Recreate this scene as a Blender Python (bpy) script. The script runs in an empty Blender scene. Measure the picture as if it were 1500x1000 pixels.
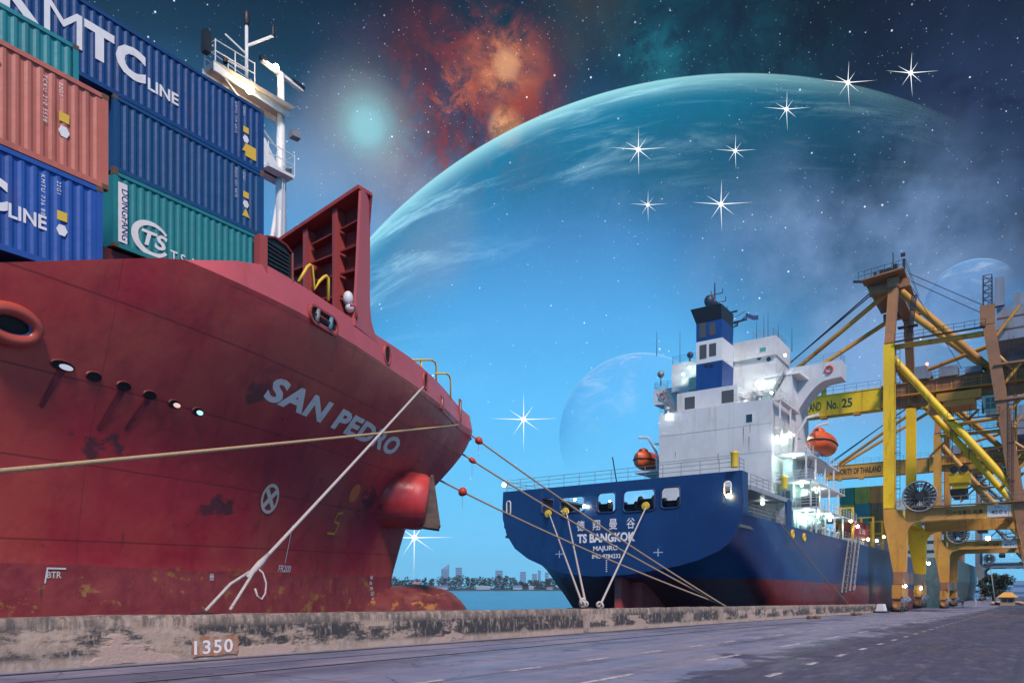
import bpy, bmesh, math, random
from mathutils import Vector, Matrix, geometry, noise
random.seed(7)
R = math.radians
S = bpy.context.scene
COL = S.collection
# ---------------------------------------------------------------- frame
# world: X runs along the quay, Y across the water, Z up, the eye at the origin
F = 1080.0; HZ = 860.0
FW = Vector((.8196, .573, 0)); RT = Vector((.573, -.8196, 0)); UP = Vector((0, 0, 1))
def V(*a): return Vector(a)
def ray(px, py): return FW + RT*((px-750)/F) + UP*((HZ-py)/F)
def at(px, py, u=None, v=None, z=None, d=None):
    r = ray(px, py)
    t = u/r.x if u is not None else v/r.y if v is not None else z/r.z if z is not None else d
    return r*t
SL = .0159
def gz(u): return -1.6 - SL*max(-60, min(u, 215))
def ground(px, py):
    r = ray(px, py); return r*(-1.6/(r.z+SL*r.x))
# ---------------------------------------------------------------- mesh builder
class MB:
    def __init__(s): s.v = []; s.f = []
    def add(s, vs, fs):
        b = len(s.v); s.v += [Vector(x) for x in vs]; s.f += [tuple(b+i for i in f) for f in fs]; return s
    def hexa(s, p):
        return s.add(p, [(0,3,2,1),(4,5,6,7),(0,1,5,4),(1,2,6,5),(2,3,7,6),(3,0,4,7)])
    def box(s, a, b):
        x0,y0,z0 = a; x1,y1,z1 = b
        return s.hexa([(x0,y0,z0),(x1,y0,z0),(x1,y1,z0),(x0,y1,z0),(x0,y0,z1),(x1,y0,z1),(x1,y1,z1),(x0,y1,z1)])
    def beam(s, p, q, w, h=None, w2=None, h2=None, up=None):
        p = Vector(p); q = Vector(q); h = h or w; w2 = w2 or w; h2 = h2 or (h if w2 == w else w2)
        d = (q-p).normalized(); u0 = Vector(up) if up else (V(0,0,1) if abs(d.z) < .95 else V(1,0,0))
        sx = d.cross(u0).normalized(); sy = sx.cross(d).normalized()
        o = []
        for c, a, b in ((p,w,h),(q,w2,h2)):
            o += [c-sx*a/2-sy*b/2, c+sx*a/2-sy*b/2, c+sx*a/2+sy*b/2, c-sx*a/2+sy*b/2]
        return s.hexa(o)
    def tube(s, pts, r, n=8, cap=True, radii=None):
        pts = [Vector(p) for p in pts]; rings = []
        prev = None
        for i, p in enumerate(pts):
            d = (pts[min(i+1,len(pts)-1)]-pts[max(i-1,0)]).normalized()
            if prev is None:
                prev = d.cross(V(0,0,1) if abs(d.z) < .9 else V(1,0,0)).normalized()
            sx = (prev-d*prev.dot(d)).normalized(); prev = sx; sy = d.cross(sx)
            rr = radii[i] if radii else r
            rings.append([p+sx*math.cos(2*math.pi*k/n)*rr+sy*math.sin(2*math.pi*k/n)*rr for k in range(n)])
        b = len(s.v)
        for g in rings: s.v += g
        for i in range(len(rings)-1):
            for k in range(n):
                a = b+i*n+k; c = b+i*n+(k+1)%n
                s.f.append((a, c, c+n, a+n))
        if cap:
            s.f.append(tuple(b+k for k in range(n))[::-1]); s.f.append(tuple(b+(len(rings)-1)*n+k for k in range(n)))
        return s
    def lathe(s, o, ax, prof, n=20):
        # prof: list of (distance along the axis, radius)
        o = Vector(o); ax = Vector(ax).normalized()
        sx = ax.cross(V(0,0,1) if abs(ax.z) < .9 else V(1,0,0)).normalized(); sy = ax.cross(sx)
        b = len(s.v)
        for h, r in prof:
            s.v += [o+ax*h+(sx*math.cos(2*math.pi*k/n)+sy*math.sin(2*math.pi*k/n))*max(r,.0005) for k in range(n)]
        for i in range(len(prof)-1):
            for k in range(n):
                a = b+i*n+k; c = b+i*n+(k+1)%n
                s.f.append((a, c, c+n, a+n))
        return s
    def torus(s, o, ax, R0, r, n=24, m=8, ex=1.0, dirx=None):
        o = Vector(o); ax = Vector(ax).normalized()
        sx = Vector(dirx).normalized() if dirx else ax.cross(V(0,0,1) if abs(ax.z) < .9 else V(1,0,0)).normalized()
        sy = ax.cross(sx); b = len(s.v)
        for i in range(n):
            t = 2*math.pi*i/n; c = o+sx*math.cos(t)*R0*ex+sy*math.sin(t)*R0
            rd = (sx*math.cos(t)+sy*math.sin(t))
            for k in range(m):
                q = 2*math.pi*k/m; s.v.append(c+rd*math.cos(q)*r+ax*math.sin(q)*r)
        for i in range(n):
            for k in range(m):
                s.f.append((b+i*m+k, b+((i+1)%n)*m+k, b+((i+1)%n)*m+(k+1)%m, b+i*m+(k+1)%m))
        return s
    def sphere(s, o, r, n=16, m=10, sc=(1,1,1)):
        o = Vector(o); b = len(s.v)
        for j in range(m+1):
            t = math.pi*j/m
            for k in range(n):
                q = 2*math.pi*k/n
                s.v.append(o+V(math.sin(t)*math.cos(q)*sc[0], math.sin(t)*math.sin(q)*sc[1], math.cos(t)*sc[2])*r)
        for j in range(m):
            for k in range(n):
                s.f.append((b+j*n+k, b+(j+1)*n+k, b+(j+1)*n+(k+1)%n, b+j*n+(k+1)%n))
        return s
    def plate(s, loops, mapf, th):
        # a plate with holes: 2D loops (outer first), mapf(x,y,w) puts a point at depth w in space
        pts = [p for l in loops for p in l]
        tri = geometry.tessellate_polygon([[Vector((p[0],p[1],0)) for p in l] for l in loops])
        n = len(pts); b = len(s.v)
        s.v += [Vector(mapf(p[0],p[1],0)) for p in pts]+[Vector(mapf(p[0],p[1],th)) for p in pts]
        for t in tri:
            s.f.append(tuple(b+i for i in t)); s.f.append(tuple(b+n+i for i in t[::-1]))
        k = 0
        for l in loops:
            m = len(l)
            for i in range(m):
                a = b+k+i; c = b+k+(i+1)%m
                s.f.append((a, c, c+n, a+n))
            k += m
        return s
ORG = {}
def link(o): COL.objects.link(o); return o
def obj(name, mb, m, parent=None, smooth=False, angle=None, recalc=True):
    me = bpy.data.meshes.new(name)
    og = ORG.get(parent.name, V(0,0,0)) if parent else V(0,0,0)
    me.from_pydata([tuple(p-og) for p in mb.v], [], mb.f)
    if recalc:
        bm = bmesh.new(); bm.from_mesh(me); bmesh.ops.recalc_face_normals(bm, faces=bm.faces); bm.to_mesh(me); bm.free()
    me.materials.append(m)
    if smooth:
        me.polygons.foreach_set('use_smooth', [True]*len(me.polygons))
        if angle: me.set_sharp_from_angle(angle=R(angle))
    o = link(bpy.data.objects.new(name, me))
    if parent: o.parent = parent
    ORG[o.name] = og
    return o
def tag(o, label=None, cat=None, group=None, kind=None):
    if label: o['label'] = label
    if cat: o['category'] = cat
    if group: o['group'] = group
    if kind: o['kind'] = kind
    return o
def thing(name, label, cat, loc, group=None):
    o = link(bpy.data.objects.new(name, None)); o.empty_display_size = .3
    o.location = loc; ORG[o.name] = Vector(loc)
    return tag(o, label, cat, group)
def tmesh(s, mesh):  # append a blender mesh
    return s
# ---------------------------------------------------------------- lettering
def text2d(body, size=1, shear=0, bold=0, align='LEFT', spacing=1, sx=1):
    c = bpy.data.curves.new('lettering', 'FONT'); c.body = body; c.size = size; c.shear = shear
    c.offset = bold; c.align_x = align; c.space_character = spacing; c.resolution_u = 3
    o = link(bpy.data.objects.new('lettering_source', c))
    bpy.context.view_layer.update()
    dg = bpy.context.evaluated_depsgraph_get()
    me = bpy.data.meshes.new_from_object(o.evaluated_get(dg))
    vs = [(v.co.x*sx, v.co.y) for v in me.vertices]; fs = [tuple(p.vertices) for p in me.polygons]
    bpy.data.objects.remove(o); bpy.data.curves.remove(c); bpy.data.meshes.remove(me)
    return vs, fs
def text_fit(body, w=None, h=None, **k):
    # scaled so that its bounding box is w wide and/or h high, lower left at 0,0
    vs, fs = text2d(body, **k)
    x0 = min(p[0] for p in vs); x1 = max(p[0] for p in vs); y0 = min(p[1] for p in vs); y1 = max(p[1] for p in vs)
    if h is None: h = (y1-y0)*w/(x1-x0)
    if w is None: w = (x1-x0)*h/(y1-y0)
    return [((p[0]-x0)/(x1-x0)*w, (p[1]-y0)/(y1-y0)*h) for p in vs], fs, w, h
def text_obj(name, t, f, m, parent, th=.006):
    mb = MB(); mb.add([f(p[0], p[1]) for p in t[0]], t[1])
    return obj(name, mb, m, parent, recalc=False)
def split2d(vs, fs, step):
    bm = bmesh.new()
    bv = [bm.verts.new((p[0], p[1], 0)) for p in vs]
    for f in fs:
        try: bm.faces.new([bv[i] for i in f])
        except ValueError: pass
    bmesh.ops.triangulate(bm, faces=bm.faces)
    for ax in (0, 1):
        lo = min(v.co[ax] for v in bm.verts); hi = max(v.co[ax] for v in bm.verts); x = lo+step
        while x < hi:
            co = V(0,0,0); co[ax] = x; no = V(0,0,0); no[ax] = 1
            bmesh.ops.bisect_plane(bm, geom=bm.verts[:]+bm.edges[:]+bm.faces[:], plane_co=co, plane_no=no)
            x += step
    bm.verts.index_update()
    r = [(v.co.x, v.co.y) for v in bm.verts], [tuple(v.index for v in f.verts) for f in bm.faces]
    bm.free(); return r
# ---------------------------------------------------------------- materials
def srgb(r, g, b):
    f = lambda c: (c/255/12.92) if c/255 <= .04045 else ((c/255+.055)/1.055)**2.4
    return (f(r), f(g), f(b), 1)
def nodes(m): m.use_nodes = True; nt = m.node_tree; return nt, nt.nodes, nt.links
def L3(c): return tuple(c)+(1,) if len(c) == 3 else tuple(c)
def mat(name, col, rough=.5, metal=0, layers=(), bump=0, bscale=40, emit=None, es=0, alpha=1, spec=.5):
    """layers: (colour, noise scale, lo, hi, stretch xyz[, strength]) mixed over the base colour one after another"""
    m = bpy.data.materials.new(name); nt, N, K = nodes(m)
    b = N['Principled BSDF']; b.inputs['Base Color'].default_value = L3(col)
    b.inputs['Roughness'].default_value = rough; b.inputs['Metallic'].default_value = metal
    b.inputs['Specular IOR Level'].default_value = spec
    if emit: b.inputs['Emission Color'].default_value = L3(emit); b.inputs['Emission Strength'].default_value = es
    tc = N.new('ShaderNodeTexCoord'); geo = N.new('ShaderNodeNewGeometry')
    cur = None
    for i, l in enumerate(layers):
        c, sc, lo, hi, st = l[:5]; amt = l[5] if len(l) > 5 else 1
        mp = N.new('ShaderNodeMapping'); mp.inputs['Scale'].default_value = st; mp.inputs['Location'].default_value = (i*7.3, i*3.1, i*1.7)
        K.new(geo.outputs['Position'], mp.inputs['Vector'])
        nz = N.new('ShaderNodeTexNoise'); nz.inputs['Scale'].default_value = sc; nz.inputs['Detail'].default_value = 7; nz.inputs['Roughness'].default_value = .62
        K.new(mp.outputs[0], nz.inputs['Vector'])
        mr = N.new('ShaderNodeMapRange'); mr.inputs['From Min'].default_value = lo; mr.inputs['From Max'].default_value = hi; mr.inputs['To Max'].default_value = amt
        K.new(nz.outputs[0], mr.inputs['Value'])
        mx = N.new('ShaderNodeMix'); mx.data_type = 'RGBA'
        K.new(mr.outputs[0], mx.inputs['Factor'])
        if cur: K.new(cur, mx.inputs['A'])
        else: mx.inputs['A'].default_value = L3(col)
        mx.inputs['B'].default_value = L3(c); cur = mx.outputs['Result']
    if cur: K.new(cur, b.inputs['Base Color'])
    if bump:
        nz = N.new('ShaderNodeTexNoise'); nz.inputs['Scale'].default_value = bscale; nz.inputs['Detail'].default_value = 6
        K.new(geo.outputs['Position'], nz.inputs['Vector'])
        bp = N.new('ShaderNodeBump'); bp.inputs['Strength'].default_value = bump; bp.inputs['Distance'].default_value = .05
        K.new(nz.outputs[0], bp.inputs['Height']); K.new(bp.outputs[0], b.inputs['Normal'])
    return m
def glow(name, col, s):
    m = bpy.data.materials.new(name); nt, N, K = nodes(m); N.clear()
    e = N.new('ShaderNodeEmission'); e.inputs[0].default_value = L3(col); e.inputs[1].default_value = s
    o = N.new('ShaderNodeOutputMaterial'); K.new(e.outputs[0], o.inputs[0]); return m
def rnd(a, b): return a+(b-a)*random.random()
V1 = (1,1,1); ST = (1,1,.12)
RUST = (.16,.06,.025); GRIME = (.03,.03,.035)
def painted(name, col, rough=.45, rust=.5, grime=.5, fade=None, bump=.6):
    fade = fade or tuple(min(1, c*1.35+.03) for c in col)
    return mat(name, col, rough, layers=[(fade, .6, .4, .75, V1, .6), (GRIME, 1.6, .52, .8, ST, grime), (RUST, 2.2, .6, .74, (1,1,.3), rust)], bump=bump, bscale=1.6)
M = {}
M['white'] = mat('white_lettering', (.86,.83,.84), .55, layers=[((.55,.46,.48), 3, .5, .8, V1, .5)])
M['navy_letter'] = mat('navy_lettering', (.02,.05,.2), .6)
M['black_letter'] = mat('black_lettering', (.02,.02,.022), .6)
M['green_letter'] = mat('dark_green_lettering', (.02,.09,.05), .6)
M['orange_mark'] = mat('orange_lettering', (.75,.33,.05), .6)
M['steel'] = mat('galvanised_steel', (.3,.31,.33), .5, .4, layers=[(RUST, 3, .55, .8, V1, .5)])
M['dark_steel'] = mat('dark_steel', (.035,.037,.045), .5, .3, layers=[(RUST, 3, .55, .8, V1, .4)])
M['black'] = mat('black_paint', (.018,.019,.022), .45)
M['yellow_rail'] = mat('yellow_rail_paint', (.8,.55,.05), .45)
M['white_paint'] = mat('white_ship_paint', (.66,.67,.7), .5, layers=[((.5,.5,.53), .35, .4, .7, V1, .7), ((.40,.27,.17), 1.1, .55, .8, (1,1,.07), .6)])
M['white_trim'] = mat('white_trim_paint', (.72,.73,.75), .45)
M['rope_white'] = mat('white_rope', (.62,.56,.54), .9, layers=[((.4,.33,.3), 20, .4, .7, V1, .7)], bump=.6, bscale=30)
M['rope_tan'] = mat('tan_rope', (.62,.42,.24), .9, layers=[((.4,.25,.13), 20, .4, .7, V1, .7)], bump=.6, bscale=30)
M['rope_brown'] = mat('brown_rope', (.36,.26,.2), .9, layers=[((.2,.14,.1), 20, .4, .7, V1, .7)])
M['glass'] = mat('dark_glass', (.02,.03,.04), .1, spec=.8)
M['red_guard'] = mat('red_guard_paint', (.55,.05,.03), .5)
M['lifeboat'] = mat('orange_lifeboat', (.75,.12,.03), .4, layers=[((.5,.06,.02), 1.2, .45, .7, V1, .6)])
M['warm_lamp'] = glow('warm_lamp_glow', (1,.78,.42), 60)
M['white_lamp'] = glow('cool_lamp_glow', (.85,1,.9), 40)
M['ylamp'] = glow('sodium_lamp_glow', (1,.62,.2), 90)
M['red_lamp'] = glow('red_lamp_glow', (1,.1,.05), 12)
def lamp(parent, p, m, r=.12, power=0, col=(1,.85,.6), name='lamp', rad=.15):
    p = Vector(p)
    o = obj(name, MB().sphere(p, r, 10, 6), m, parent, True)
    if power:
        l = bpy.data.lights.new(name+'_light', 'POINT'); l.energy = power; l.color = col; l.shadow_soft_size = rad
        q = link(bpy.data.objects.new(name+'_light', l)); q.location = p-ORG[o.name]
        q.parent = o
        o.visible_shadow = True
    return o
# ================================================================ sky
SUN_DIR = V(-.44, -.52, .74).normalized()      # towards the light
w = bpy.data.worlds.new('World'); S.world = w; w.use_nodes = True
nt, N, K = w.node_tree, w.node_tree.nodes, w.node_tree.links
N.clear()
def math_(op, a, b=None, c=None):
    n = N.new('ShaderNodeMath'); n.operation = op
    for i, x in enumerate((a, b, c)):
        if x is None: continue
        if isinstance(x, (int, float)): n.inputs[i].default_value = x
        else: K.new(x, n.inputs[i])
    return n.outputs[0]
def mixc(f, a, b, mode='MIX'):
    n = N.new('ShaderNodeMix'); n.data_type = 'RGBA'; n.blend_type = mode
    for k, x in (('Factor', f), ('A', a), ('B', b)):
        if isinstance(x, (int, float)): n.inputs[k].default_value = x
        elif isinstance(x, tuple): n.inputs[k].default_value = L3(x)
        else: K.new(x, n.inputs[k])
    return n.outputs['Result']
def rng(x, lo, hi, a=0, b=1, smooth=True):
    n = N.new('ShaderNodeMapRange'); n.inputs['From Min'].default_value = lo; n.inputs['From Max'].default_value = hi
    n.inputs['To Min'].default_value = a; n.inputs['To Max'].default_value = b
    if smooth: n.interpolation_type = 'SMOOTHSTEP'
    K.new(x, n.inputs['Value']); return n.outputs[0]
tc = N.new('ShaderNodeTexCoord').outputs['Generated']
sp = N.new('ShaderNodeSeparateXYZ'); K.new(tc, sp.inputs[0])
def noise_(sc, detail=6, rough=.6, off=0, dist=0):
    mp = N.new('ShaderNodeMapping'); mp.inputs['Location'].default_value = (off, off*.7, -off)
    K.new(tc, mp.inputs[0])
    n = N.new('ShaderNodeTexNoise'); n.inputs['Scale'].default_value = sc; n.inputs['Detail'].default_value = detail
    n.inputs['Roughness'].default_value = rough; n.inputs['Distortion'].default_value = dist
    K.new(mp.outputs[0], n.inputs['Vector']); return n.outputs[0]
cr = N.new('ShaderNodeValToRGB'); el = cr.color_ramp
stops = [(0, (112,206,255)), (.12, (104,202,255)), (.24, (96,194,255)), (.34, (84,172,236)), (.42, (74,144,206)), (.50, (46,98,140)), (.565, (22,58,84)), (.64, (6,26,44)), (.8, (5,14,28)), (1, (4,9,20))]
el.elements[0].position = 0; el.elements[0].color = srgb(*stops[0][1])
el.elements[1].position = 1; el.elements[1].color = srgb(*stops[-1][1])
for p, c in stops[1:-1]:
    e = el.elements.new(p); e.color = srgb(*c)
K.new(math_('ADD', sp.outputs[2], math_('MULTIPLY', math_('SUBTRACT', noise_(2.2, 4), .5), .07)), cr.inputs[0])
sky = cr.outputs[0]
def dirdot(px, py):
    d = ray(px, py).normalized(); n = N.new('ShaderNodeVectorMath'); n.operation = 'DOT_PRODUCT'
    K.new(tc, n.inputs[0]); n.inputs[1].default_value = d; return n.outputs['Value']
def ang(px, py, r, inner=0):  # 1 at the direction, 0 beyond r pixels
    c = lambda q: math.cos(q/F*.78)
    return rng(dirdot(px, py), c(r), c(inner))
def blob(px, py, r, col, k, nz=None, inner=0):
    global sky
    f = ang(px, py, r, inner)
    if nz is not None: f = math_('MULTIPLY', f, nz)
    sky = mixc(math_('MULTIPLY', f, k), sky, srgb(*col))
cl1 = rng(noise_(7, 9, .68, 3, .4), .40, .66); cl2 = rng(noise_(14, 9, .7, 9, .3), .42, .66); soft = rng(noise_(4, 6, .6, 5), .3, .7)
# darker, violet side to the right and its cloud bank
blob(1520, 60, 620, (7, 12, 28), .9, None); blob(1480, 300, 420, (62, 78, 128), .5, soft)
blob(1440, 200, 260, (22, 30, 58), .75, rng(noise_(6, 8, .6, 2, .5), .46, .56))
blob(1330, 140, 150, (24, 46, 84), .6, cl1)
blob(1240, 440, 300, (150, 186, 236), .75, soft)
# teal veil at the top, warm nebula and its bright knots
cl3 = rng(noise_(26, 9, .72, 6, .5), .44, .64); gap = rng(noise_(11, 9, .7, 8, .4), .38, .6)
blob(860, 40, 330, (10, 66, 84), .65, cl1); blob(1010, 90, 260, (12, 84, 100), .5, cl2); blob(960, 85, 60, (30, 120, 140), .6, cl3)
blob(545, 300, 200, (150, 150, 168), .8, soft); blob(600, 170, 190, (88, 66, 92), .55, cl1)
blob(700, 130, 185, (92, 40, 52), .75, gap); blob(700, 150, 150, (160, 66, 54), .7, cl3); blob(640, 150, 130, (120, 52, 62), .6, cl3)
blob(735, 100, 85, (190, 104, 80), .8, gap); blob(738, 98, 52, (226, 146, 104), .75, cl3); blob(742, 96, 26, (240, 178, 130), .6, None); blob(742, 186, 34, (240, 168, 118), .9, None)
blob(668, 132, 42, (206, 112, 74), .8, cl3); blob(650, 148, 26, (214, 122, 86), .6, cl3); blob(765, 160, 40, (150, 60, 50), .6, gap)
blob(860, 10, 90, (88, 80, 62), .6, soft); blob(615, 20, 90, (60, 26, 36), .7, soft)
blob(715, 170, 70, (30, 26, 44), .6, rng(noise_(22, 8, .7, 8), .48, .58))
blob(537, 185, 120, (140, 150, 160), .35, soft); blob(537, 185, 80, (146, 178, 184), .4, None); blob(537, 185, 54, (140, 200, 212), .5, None); blob(537, 186, 34, (150, 218, 230), .6, None)
blob(590, 340, 150, (160, 170, 190), .45, soft); blob(450, 330, 170, (96, 178, 236), .35, None)
# small stars: three sizes
for sc, rad, thr, k, warm in ((110, .085, .2, 1.6, 0), (60, .075, .2, 2.2, 0), (190, .12, .2, 1.2, 1), (230, .13, .2, .7, 0)):
    v = N.new('ShaderNodeTexVoronoi'); v.inputs['Scale'].default_value = sc; K.new(tc, v.inputs['Vector'])
    cs = N.new('ShaderNodeSeparateColor'); K.new(v.outputs['Color'], cs.inputs[0])
    f = math_('MULTIPLY', rng(v.outputs['Distance'], rad, rad*.4), math_('GREATER_THAN', cs.outputs[0], thr))
    f = math_('MULTIPLY', f, math_('ADD', math_('MULTIPLY', math_('POWER', cs.outputs[1], 3), k), .1))
    f = math_('MULTIPLY', f, rng(sp.outputs[2], .0, .3, .25, 1))
    if warm: f = math_('MULTIPLY', f, ang(660, 170, 330))
    sky = mixc(f, sky, (.9, .55, .45) if warm else (.8, .9, 1), 'ADD')
# a thin layer of physical daylight under the painted heavens
st = N.new('ShaderNodeTexSky'); st.sky_type = 'NISHITA'; st.sun_disc = False
st.sun_elevation = math.asin(SUN_DIR.z); st.sun_rotation = math.atan2(SUN_DIR.x, SUN_DIR.y)
b1 = N.new('ShaderNodeBackground'); b1.inputs[1].default_value = .004; K.new(st.outputs[0], b1.inputs[0])
b2 = N.new('ShaderNodeBackground'); b2.inputs[1].default_value = 1.0; K.new(sky, b2.inputs[0])
ad = N.new('ShaderNodeAddShader'); K.new(b1.outputs[0], ad.inputs[0]); K.new(b2.outputs[0], ad.inputs[1])
wo = N.new('ShaderNodeOutputWorld'); K.new(ad.outputs[0], wo.inputs[0])
sl = bpy.data.lights.new('sun', 'SUN'); sl.energy = 3.6; sl.angle = R(9); sl.color = (1, .86, .83)
so = link(bpy.data.objects.new('sun', sl)); so.rotation_euler = SUN_DIR.to_track_quat('Z', 'Y').to_euler()
cd = bpy.data.cameras.new('camera'); cam = link(bpy.data.objects.new('camera', cd)); S.camera = cam
cd.sensor_width = 36; cd.lens = 36*F/1500; cd.shift_y = .24; cd.clip_start = .1; cd.clip_end = 80000
cam.rotation_euler = (R(90), 0, -math.acos(.573))
S.view_settings.view_transform = 'Standard'; S.view_settings.look = 'None'; S.view_settings.exposure = 0

# ---------------------------------------------------------------- planets
def planet_mat(name, lo, hi, rimc, light, body, rim, sc, stretch, lo_=.1, hi_=.85):
    """a translucent far globe: cloud bands over a dim body, brighter air at the limb, fading on the side away from the star"""
    m = bpy.data.materials.new(name); nt, N, K = nodes(m); N.clear()
    def mth(op, a, b):
        n = N.new('ShaderNodeMath'); n.operation = op; n.use_clamp = True
        for i, x in enumerate((a, b)):
            if isinstance(x, (int, float)): n.inputs[i].default_value = x
            else: K.new(x, n.inputs[i])
        return n.outputs[0]
    def mr(x, a, b, c=0, d=1):
        n = N.new('ShaderNodeMapRange'); n.interpolation_type = 'SMOOTHSTEP'
        for k, q in zip(('From Min','From Max','To Min','To Max'), (a, b, c, d)): n.inputs[k].default_value = q
        K.new(x, n.inputs['Value']); return n.outputs[0]
    geo = N.new('ShaderNodeNewGeometry'); tc = N.new('ShaderNodeTexCoord')
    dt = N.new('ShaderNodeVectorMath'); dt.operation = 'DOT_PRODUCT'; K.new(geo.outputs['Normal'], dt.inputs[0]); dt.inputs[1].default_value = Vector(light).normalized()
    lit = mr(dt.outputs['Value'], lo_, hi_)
    lw = N.new('ShaderNodeLayerWeight'); lw.inputs[0].default_value = .5
    mp = N.new('ShaderNodeMapping'); mp.inputs['Scale'].default_value = stretch; mp.inputs['Rotation'].default_value = (.25, .2, .4); K.new(tc.outputs['Object'], mp.inputs[0])
    nz = N.new('ShaderNodeTexNoise'); nz.inputs['Scale'].default_value = sc; nz.inputs['Detail'].default_value = 9; nz.inputs['Roughness'].default_value = .66; nz.inputs['Distortion'].default_value = .5
    K.new(mp.outputs[0], nz.inputs['Vector'])
    cl = mr(nz.outputs[0], .47, .70)
    mx = N.new('ShaderNodeMix'); mx.data_type = 'RGBA'; K.new(cl, mx.inputs['Factor']); mx.inputs['A'].default_value = srgb(*lo); mx.inputs['B'].default_value = srgb(*hi)
    m2 = N.new('ShaderNodeMix'); m2.data_type = 'RGBA'; K.new(mr(lw.outputs['Facing'], .72, .97), m2.inputs['Factor']); K.new(mx.outputs['Result'], m2.inputs['A']); m2.inputs['B'].default_value = srgb(*rimc)
    df = N.new('ShaderNodeBsdfDiffuse'); K.new(m2.outputs['Result'], df.inputs[0])
    tr = N.new('ShaderNodeBsdfTransparent')
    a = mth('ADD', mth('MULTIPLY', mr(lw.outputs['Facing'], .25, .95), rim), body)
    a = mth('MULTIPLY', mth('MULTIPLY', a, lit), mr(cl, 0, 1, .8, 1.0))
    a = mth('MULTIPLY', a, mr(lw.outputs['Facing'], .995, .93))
    ms = N.new('ShaderNodeMixShader'); K.new(a, ms.inputs[0]); K.new(tr.outputs[0], ms.inputs[1]); K.new(df.outputs[0], ms.inputs[2])
    o = N.new('ShaderNodeOutputMaterial'); K.new(ms.outputs[0], o.inputs[0]); return m
def globe(name, label, cat, limb, D, m):
    # a sphere whose outline passes the three limb directions
    d = [ray(*q).normalized() for q in limb]
    k = (d[1]-d[0]).cross(d[2]-d[0]).normalized(); k = k if k.dot(FW) > 0 else -k
    al = math.acos(k.dot(d[0])); r = D*math.sin(al)
    o = obj(name, MB().sphere((0,0,0), r, 160, 80), m, None, True); o.location = k*D
    o.visible_shadow = False
    return tag(o, label, cat)
lt = RT*-.85+UP*.5-FW*.2
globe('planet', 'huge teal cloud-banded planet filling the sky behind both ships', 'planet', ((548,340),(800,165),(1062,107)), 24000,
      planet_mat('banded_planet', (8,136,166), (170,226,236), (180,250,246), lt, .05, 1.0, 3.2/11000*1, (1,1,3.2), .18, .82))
globe('moon', 'pale blue moon low behind the blue ship\'s white superstructure', 'moon', ((819,640),(848,560),(940,516)), 20000,
      planet_mat('hazy_moon', (120,185,235), (225,236,250), (200,235,255), RT*-.6+UP*.75-FW*.25, .26, .3, 2.2/2000, (1,1,2)))
globe('moon', 'pale faint moon above the cranes at the right edge', 'moon', ((1352,466),(1377,404),(1440,378)), 21000,
      planet_mat('faint_moon', (120,180,230), (215,230,245), (190,235,255), RT*-.75+UP*.6-FW*.25, .34, .3, 2.6/1500, (1,1,2)))
# ---------------------------------------------------------------- bright stars
star_m = glow('star_glow', (.95,.97,1), 1.3)
def star(px, py, r, label):
    c = ray(px, py)*5200; q = 5200/F
    mb = MB().sphere(c, 3.4*q*(r/32)**.7, 12, 8)
    for k in range(8):
        t = k*math.pi/4+(.18 if k % 2 else 0); ln = 1.25*r*q*(1 if k % 2 == 0 else .72)*(1.1 if k in (0, 4, 6) else .85)
        d = RT*math.cos(t)+UP*math.sin(t)+FW*(.12 if k % 2 else -.12)
        mb.tube([c, c+d*ln*.45, c+d*ln], 1, 6, radii=[.85*q*r/32, .36*q*r/32, .05])
    o = obj('bright_star', mb, star_m); o.visible_shadow = False
    tag(o, label, 'star', 'bright eight-pointed stars in the sky')
for a in ((935,219,30,'large eight-pointed star on the planet\'s left half, under its limb'), (1077,221,22,'small spiked star near the planet\'s centre top, between two larger stars'),
          (1152,160,25,'spiked star just inside the planet\'s upper right limb'), (1242,121,28,'spiked star sitting right on the planet\'s fading right limb'),
          (1334,107,28,'spiked star in dark sky right of the planet, rightmost of all'), (949,300,20,'smallest spiked star, mid-planet, straight below a larger star'),
          (1056,299,32,'large bright spiked star above the blue ship\'s mast'), (767,614,36,'big bright spiked star in clear blue sky between the two ships'),
          (607,787,44,'biggest spiked star, low beside the red ship\'s stem')): star(*a)

# ================================================================ quay, road, water
def grid_sheet(us, vs, zf):
    mb = MB(); mb.add([(u, v, zf(u)) for u in us for v in vs], [(i*len(vs)+j, (i+1)*len(vs)+j, (i+1)*len(vs)+j+1, i*len(vs)+j+1) for i in range(len(us)-1) for j in range(len(vs)-1)])
    return mb
asph = bpy.data.materials.new('worn_quay_asphalt'); nt, N, K = nodes(asph); B = N['Principled BSDF']
geo = N.new('ShaderNodeNewGeometry').outputs['Position']; tc = geo
sp = N.new('ShaderNodeSeparateXYZ'); K.new(geo, sp.inputs[0])
def nzs(sc, st, off=0, det=8, ro=.65):
    mp = N.new('ShaderNodeMapping'); mp.inputs['Scale'].default_value = st; mp.inputs['Location'].default_value = (off, off, 0); K.new(geo, mp.inputs[0])
    n = N.new('ShaderNodeTexNoise'); n.inputs['Scale'].default_value = sc; n.inputs['Detail'].default_value = det; n.inputs['Roughness'].default_value = ro
    K.new(mp.outputs[0], n.inputs['Vector']); return n.outputs[0]
c = mixc(rng(nzs(.5, V1), .35, .7), (.19,.21,.34), (.28,.29,.43))
c = mixc(rng(nzs(1.2, (.12,1.6,1), 4), .42, .7, 0, .8), c, (.36,.31,.37))
c = mixc(rng(nzs(.35, (.25,1,1), 9), .5, .66, 0, .75), c, (.09,.10,.175))
yy = math_('ADD', sp.outputs[1], math_('MULTIPLY', math_('SUBTRACT', nzs(.28, V1, 14), .5), 9.0))
scab = rng(yy, 6.6, 6.2); scab = math_('MULTIPLY', scab, rng(nzs(1.5, (.7,2.2,1), 21), .3, .5, .55, 1))
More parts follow.
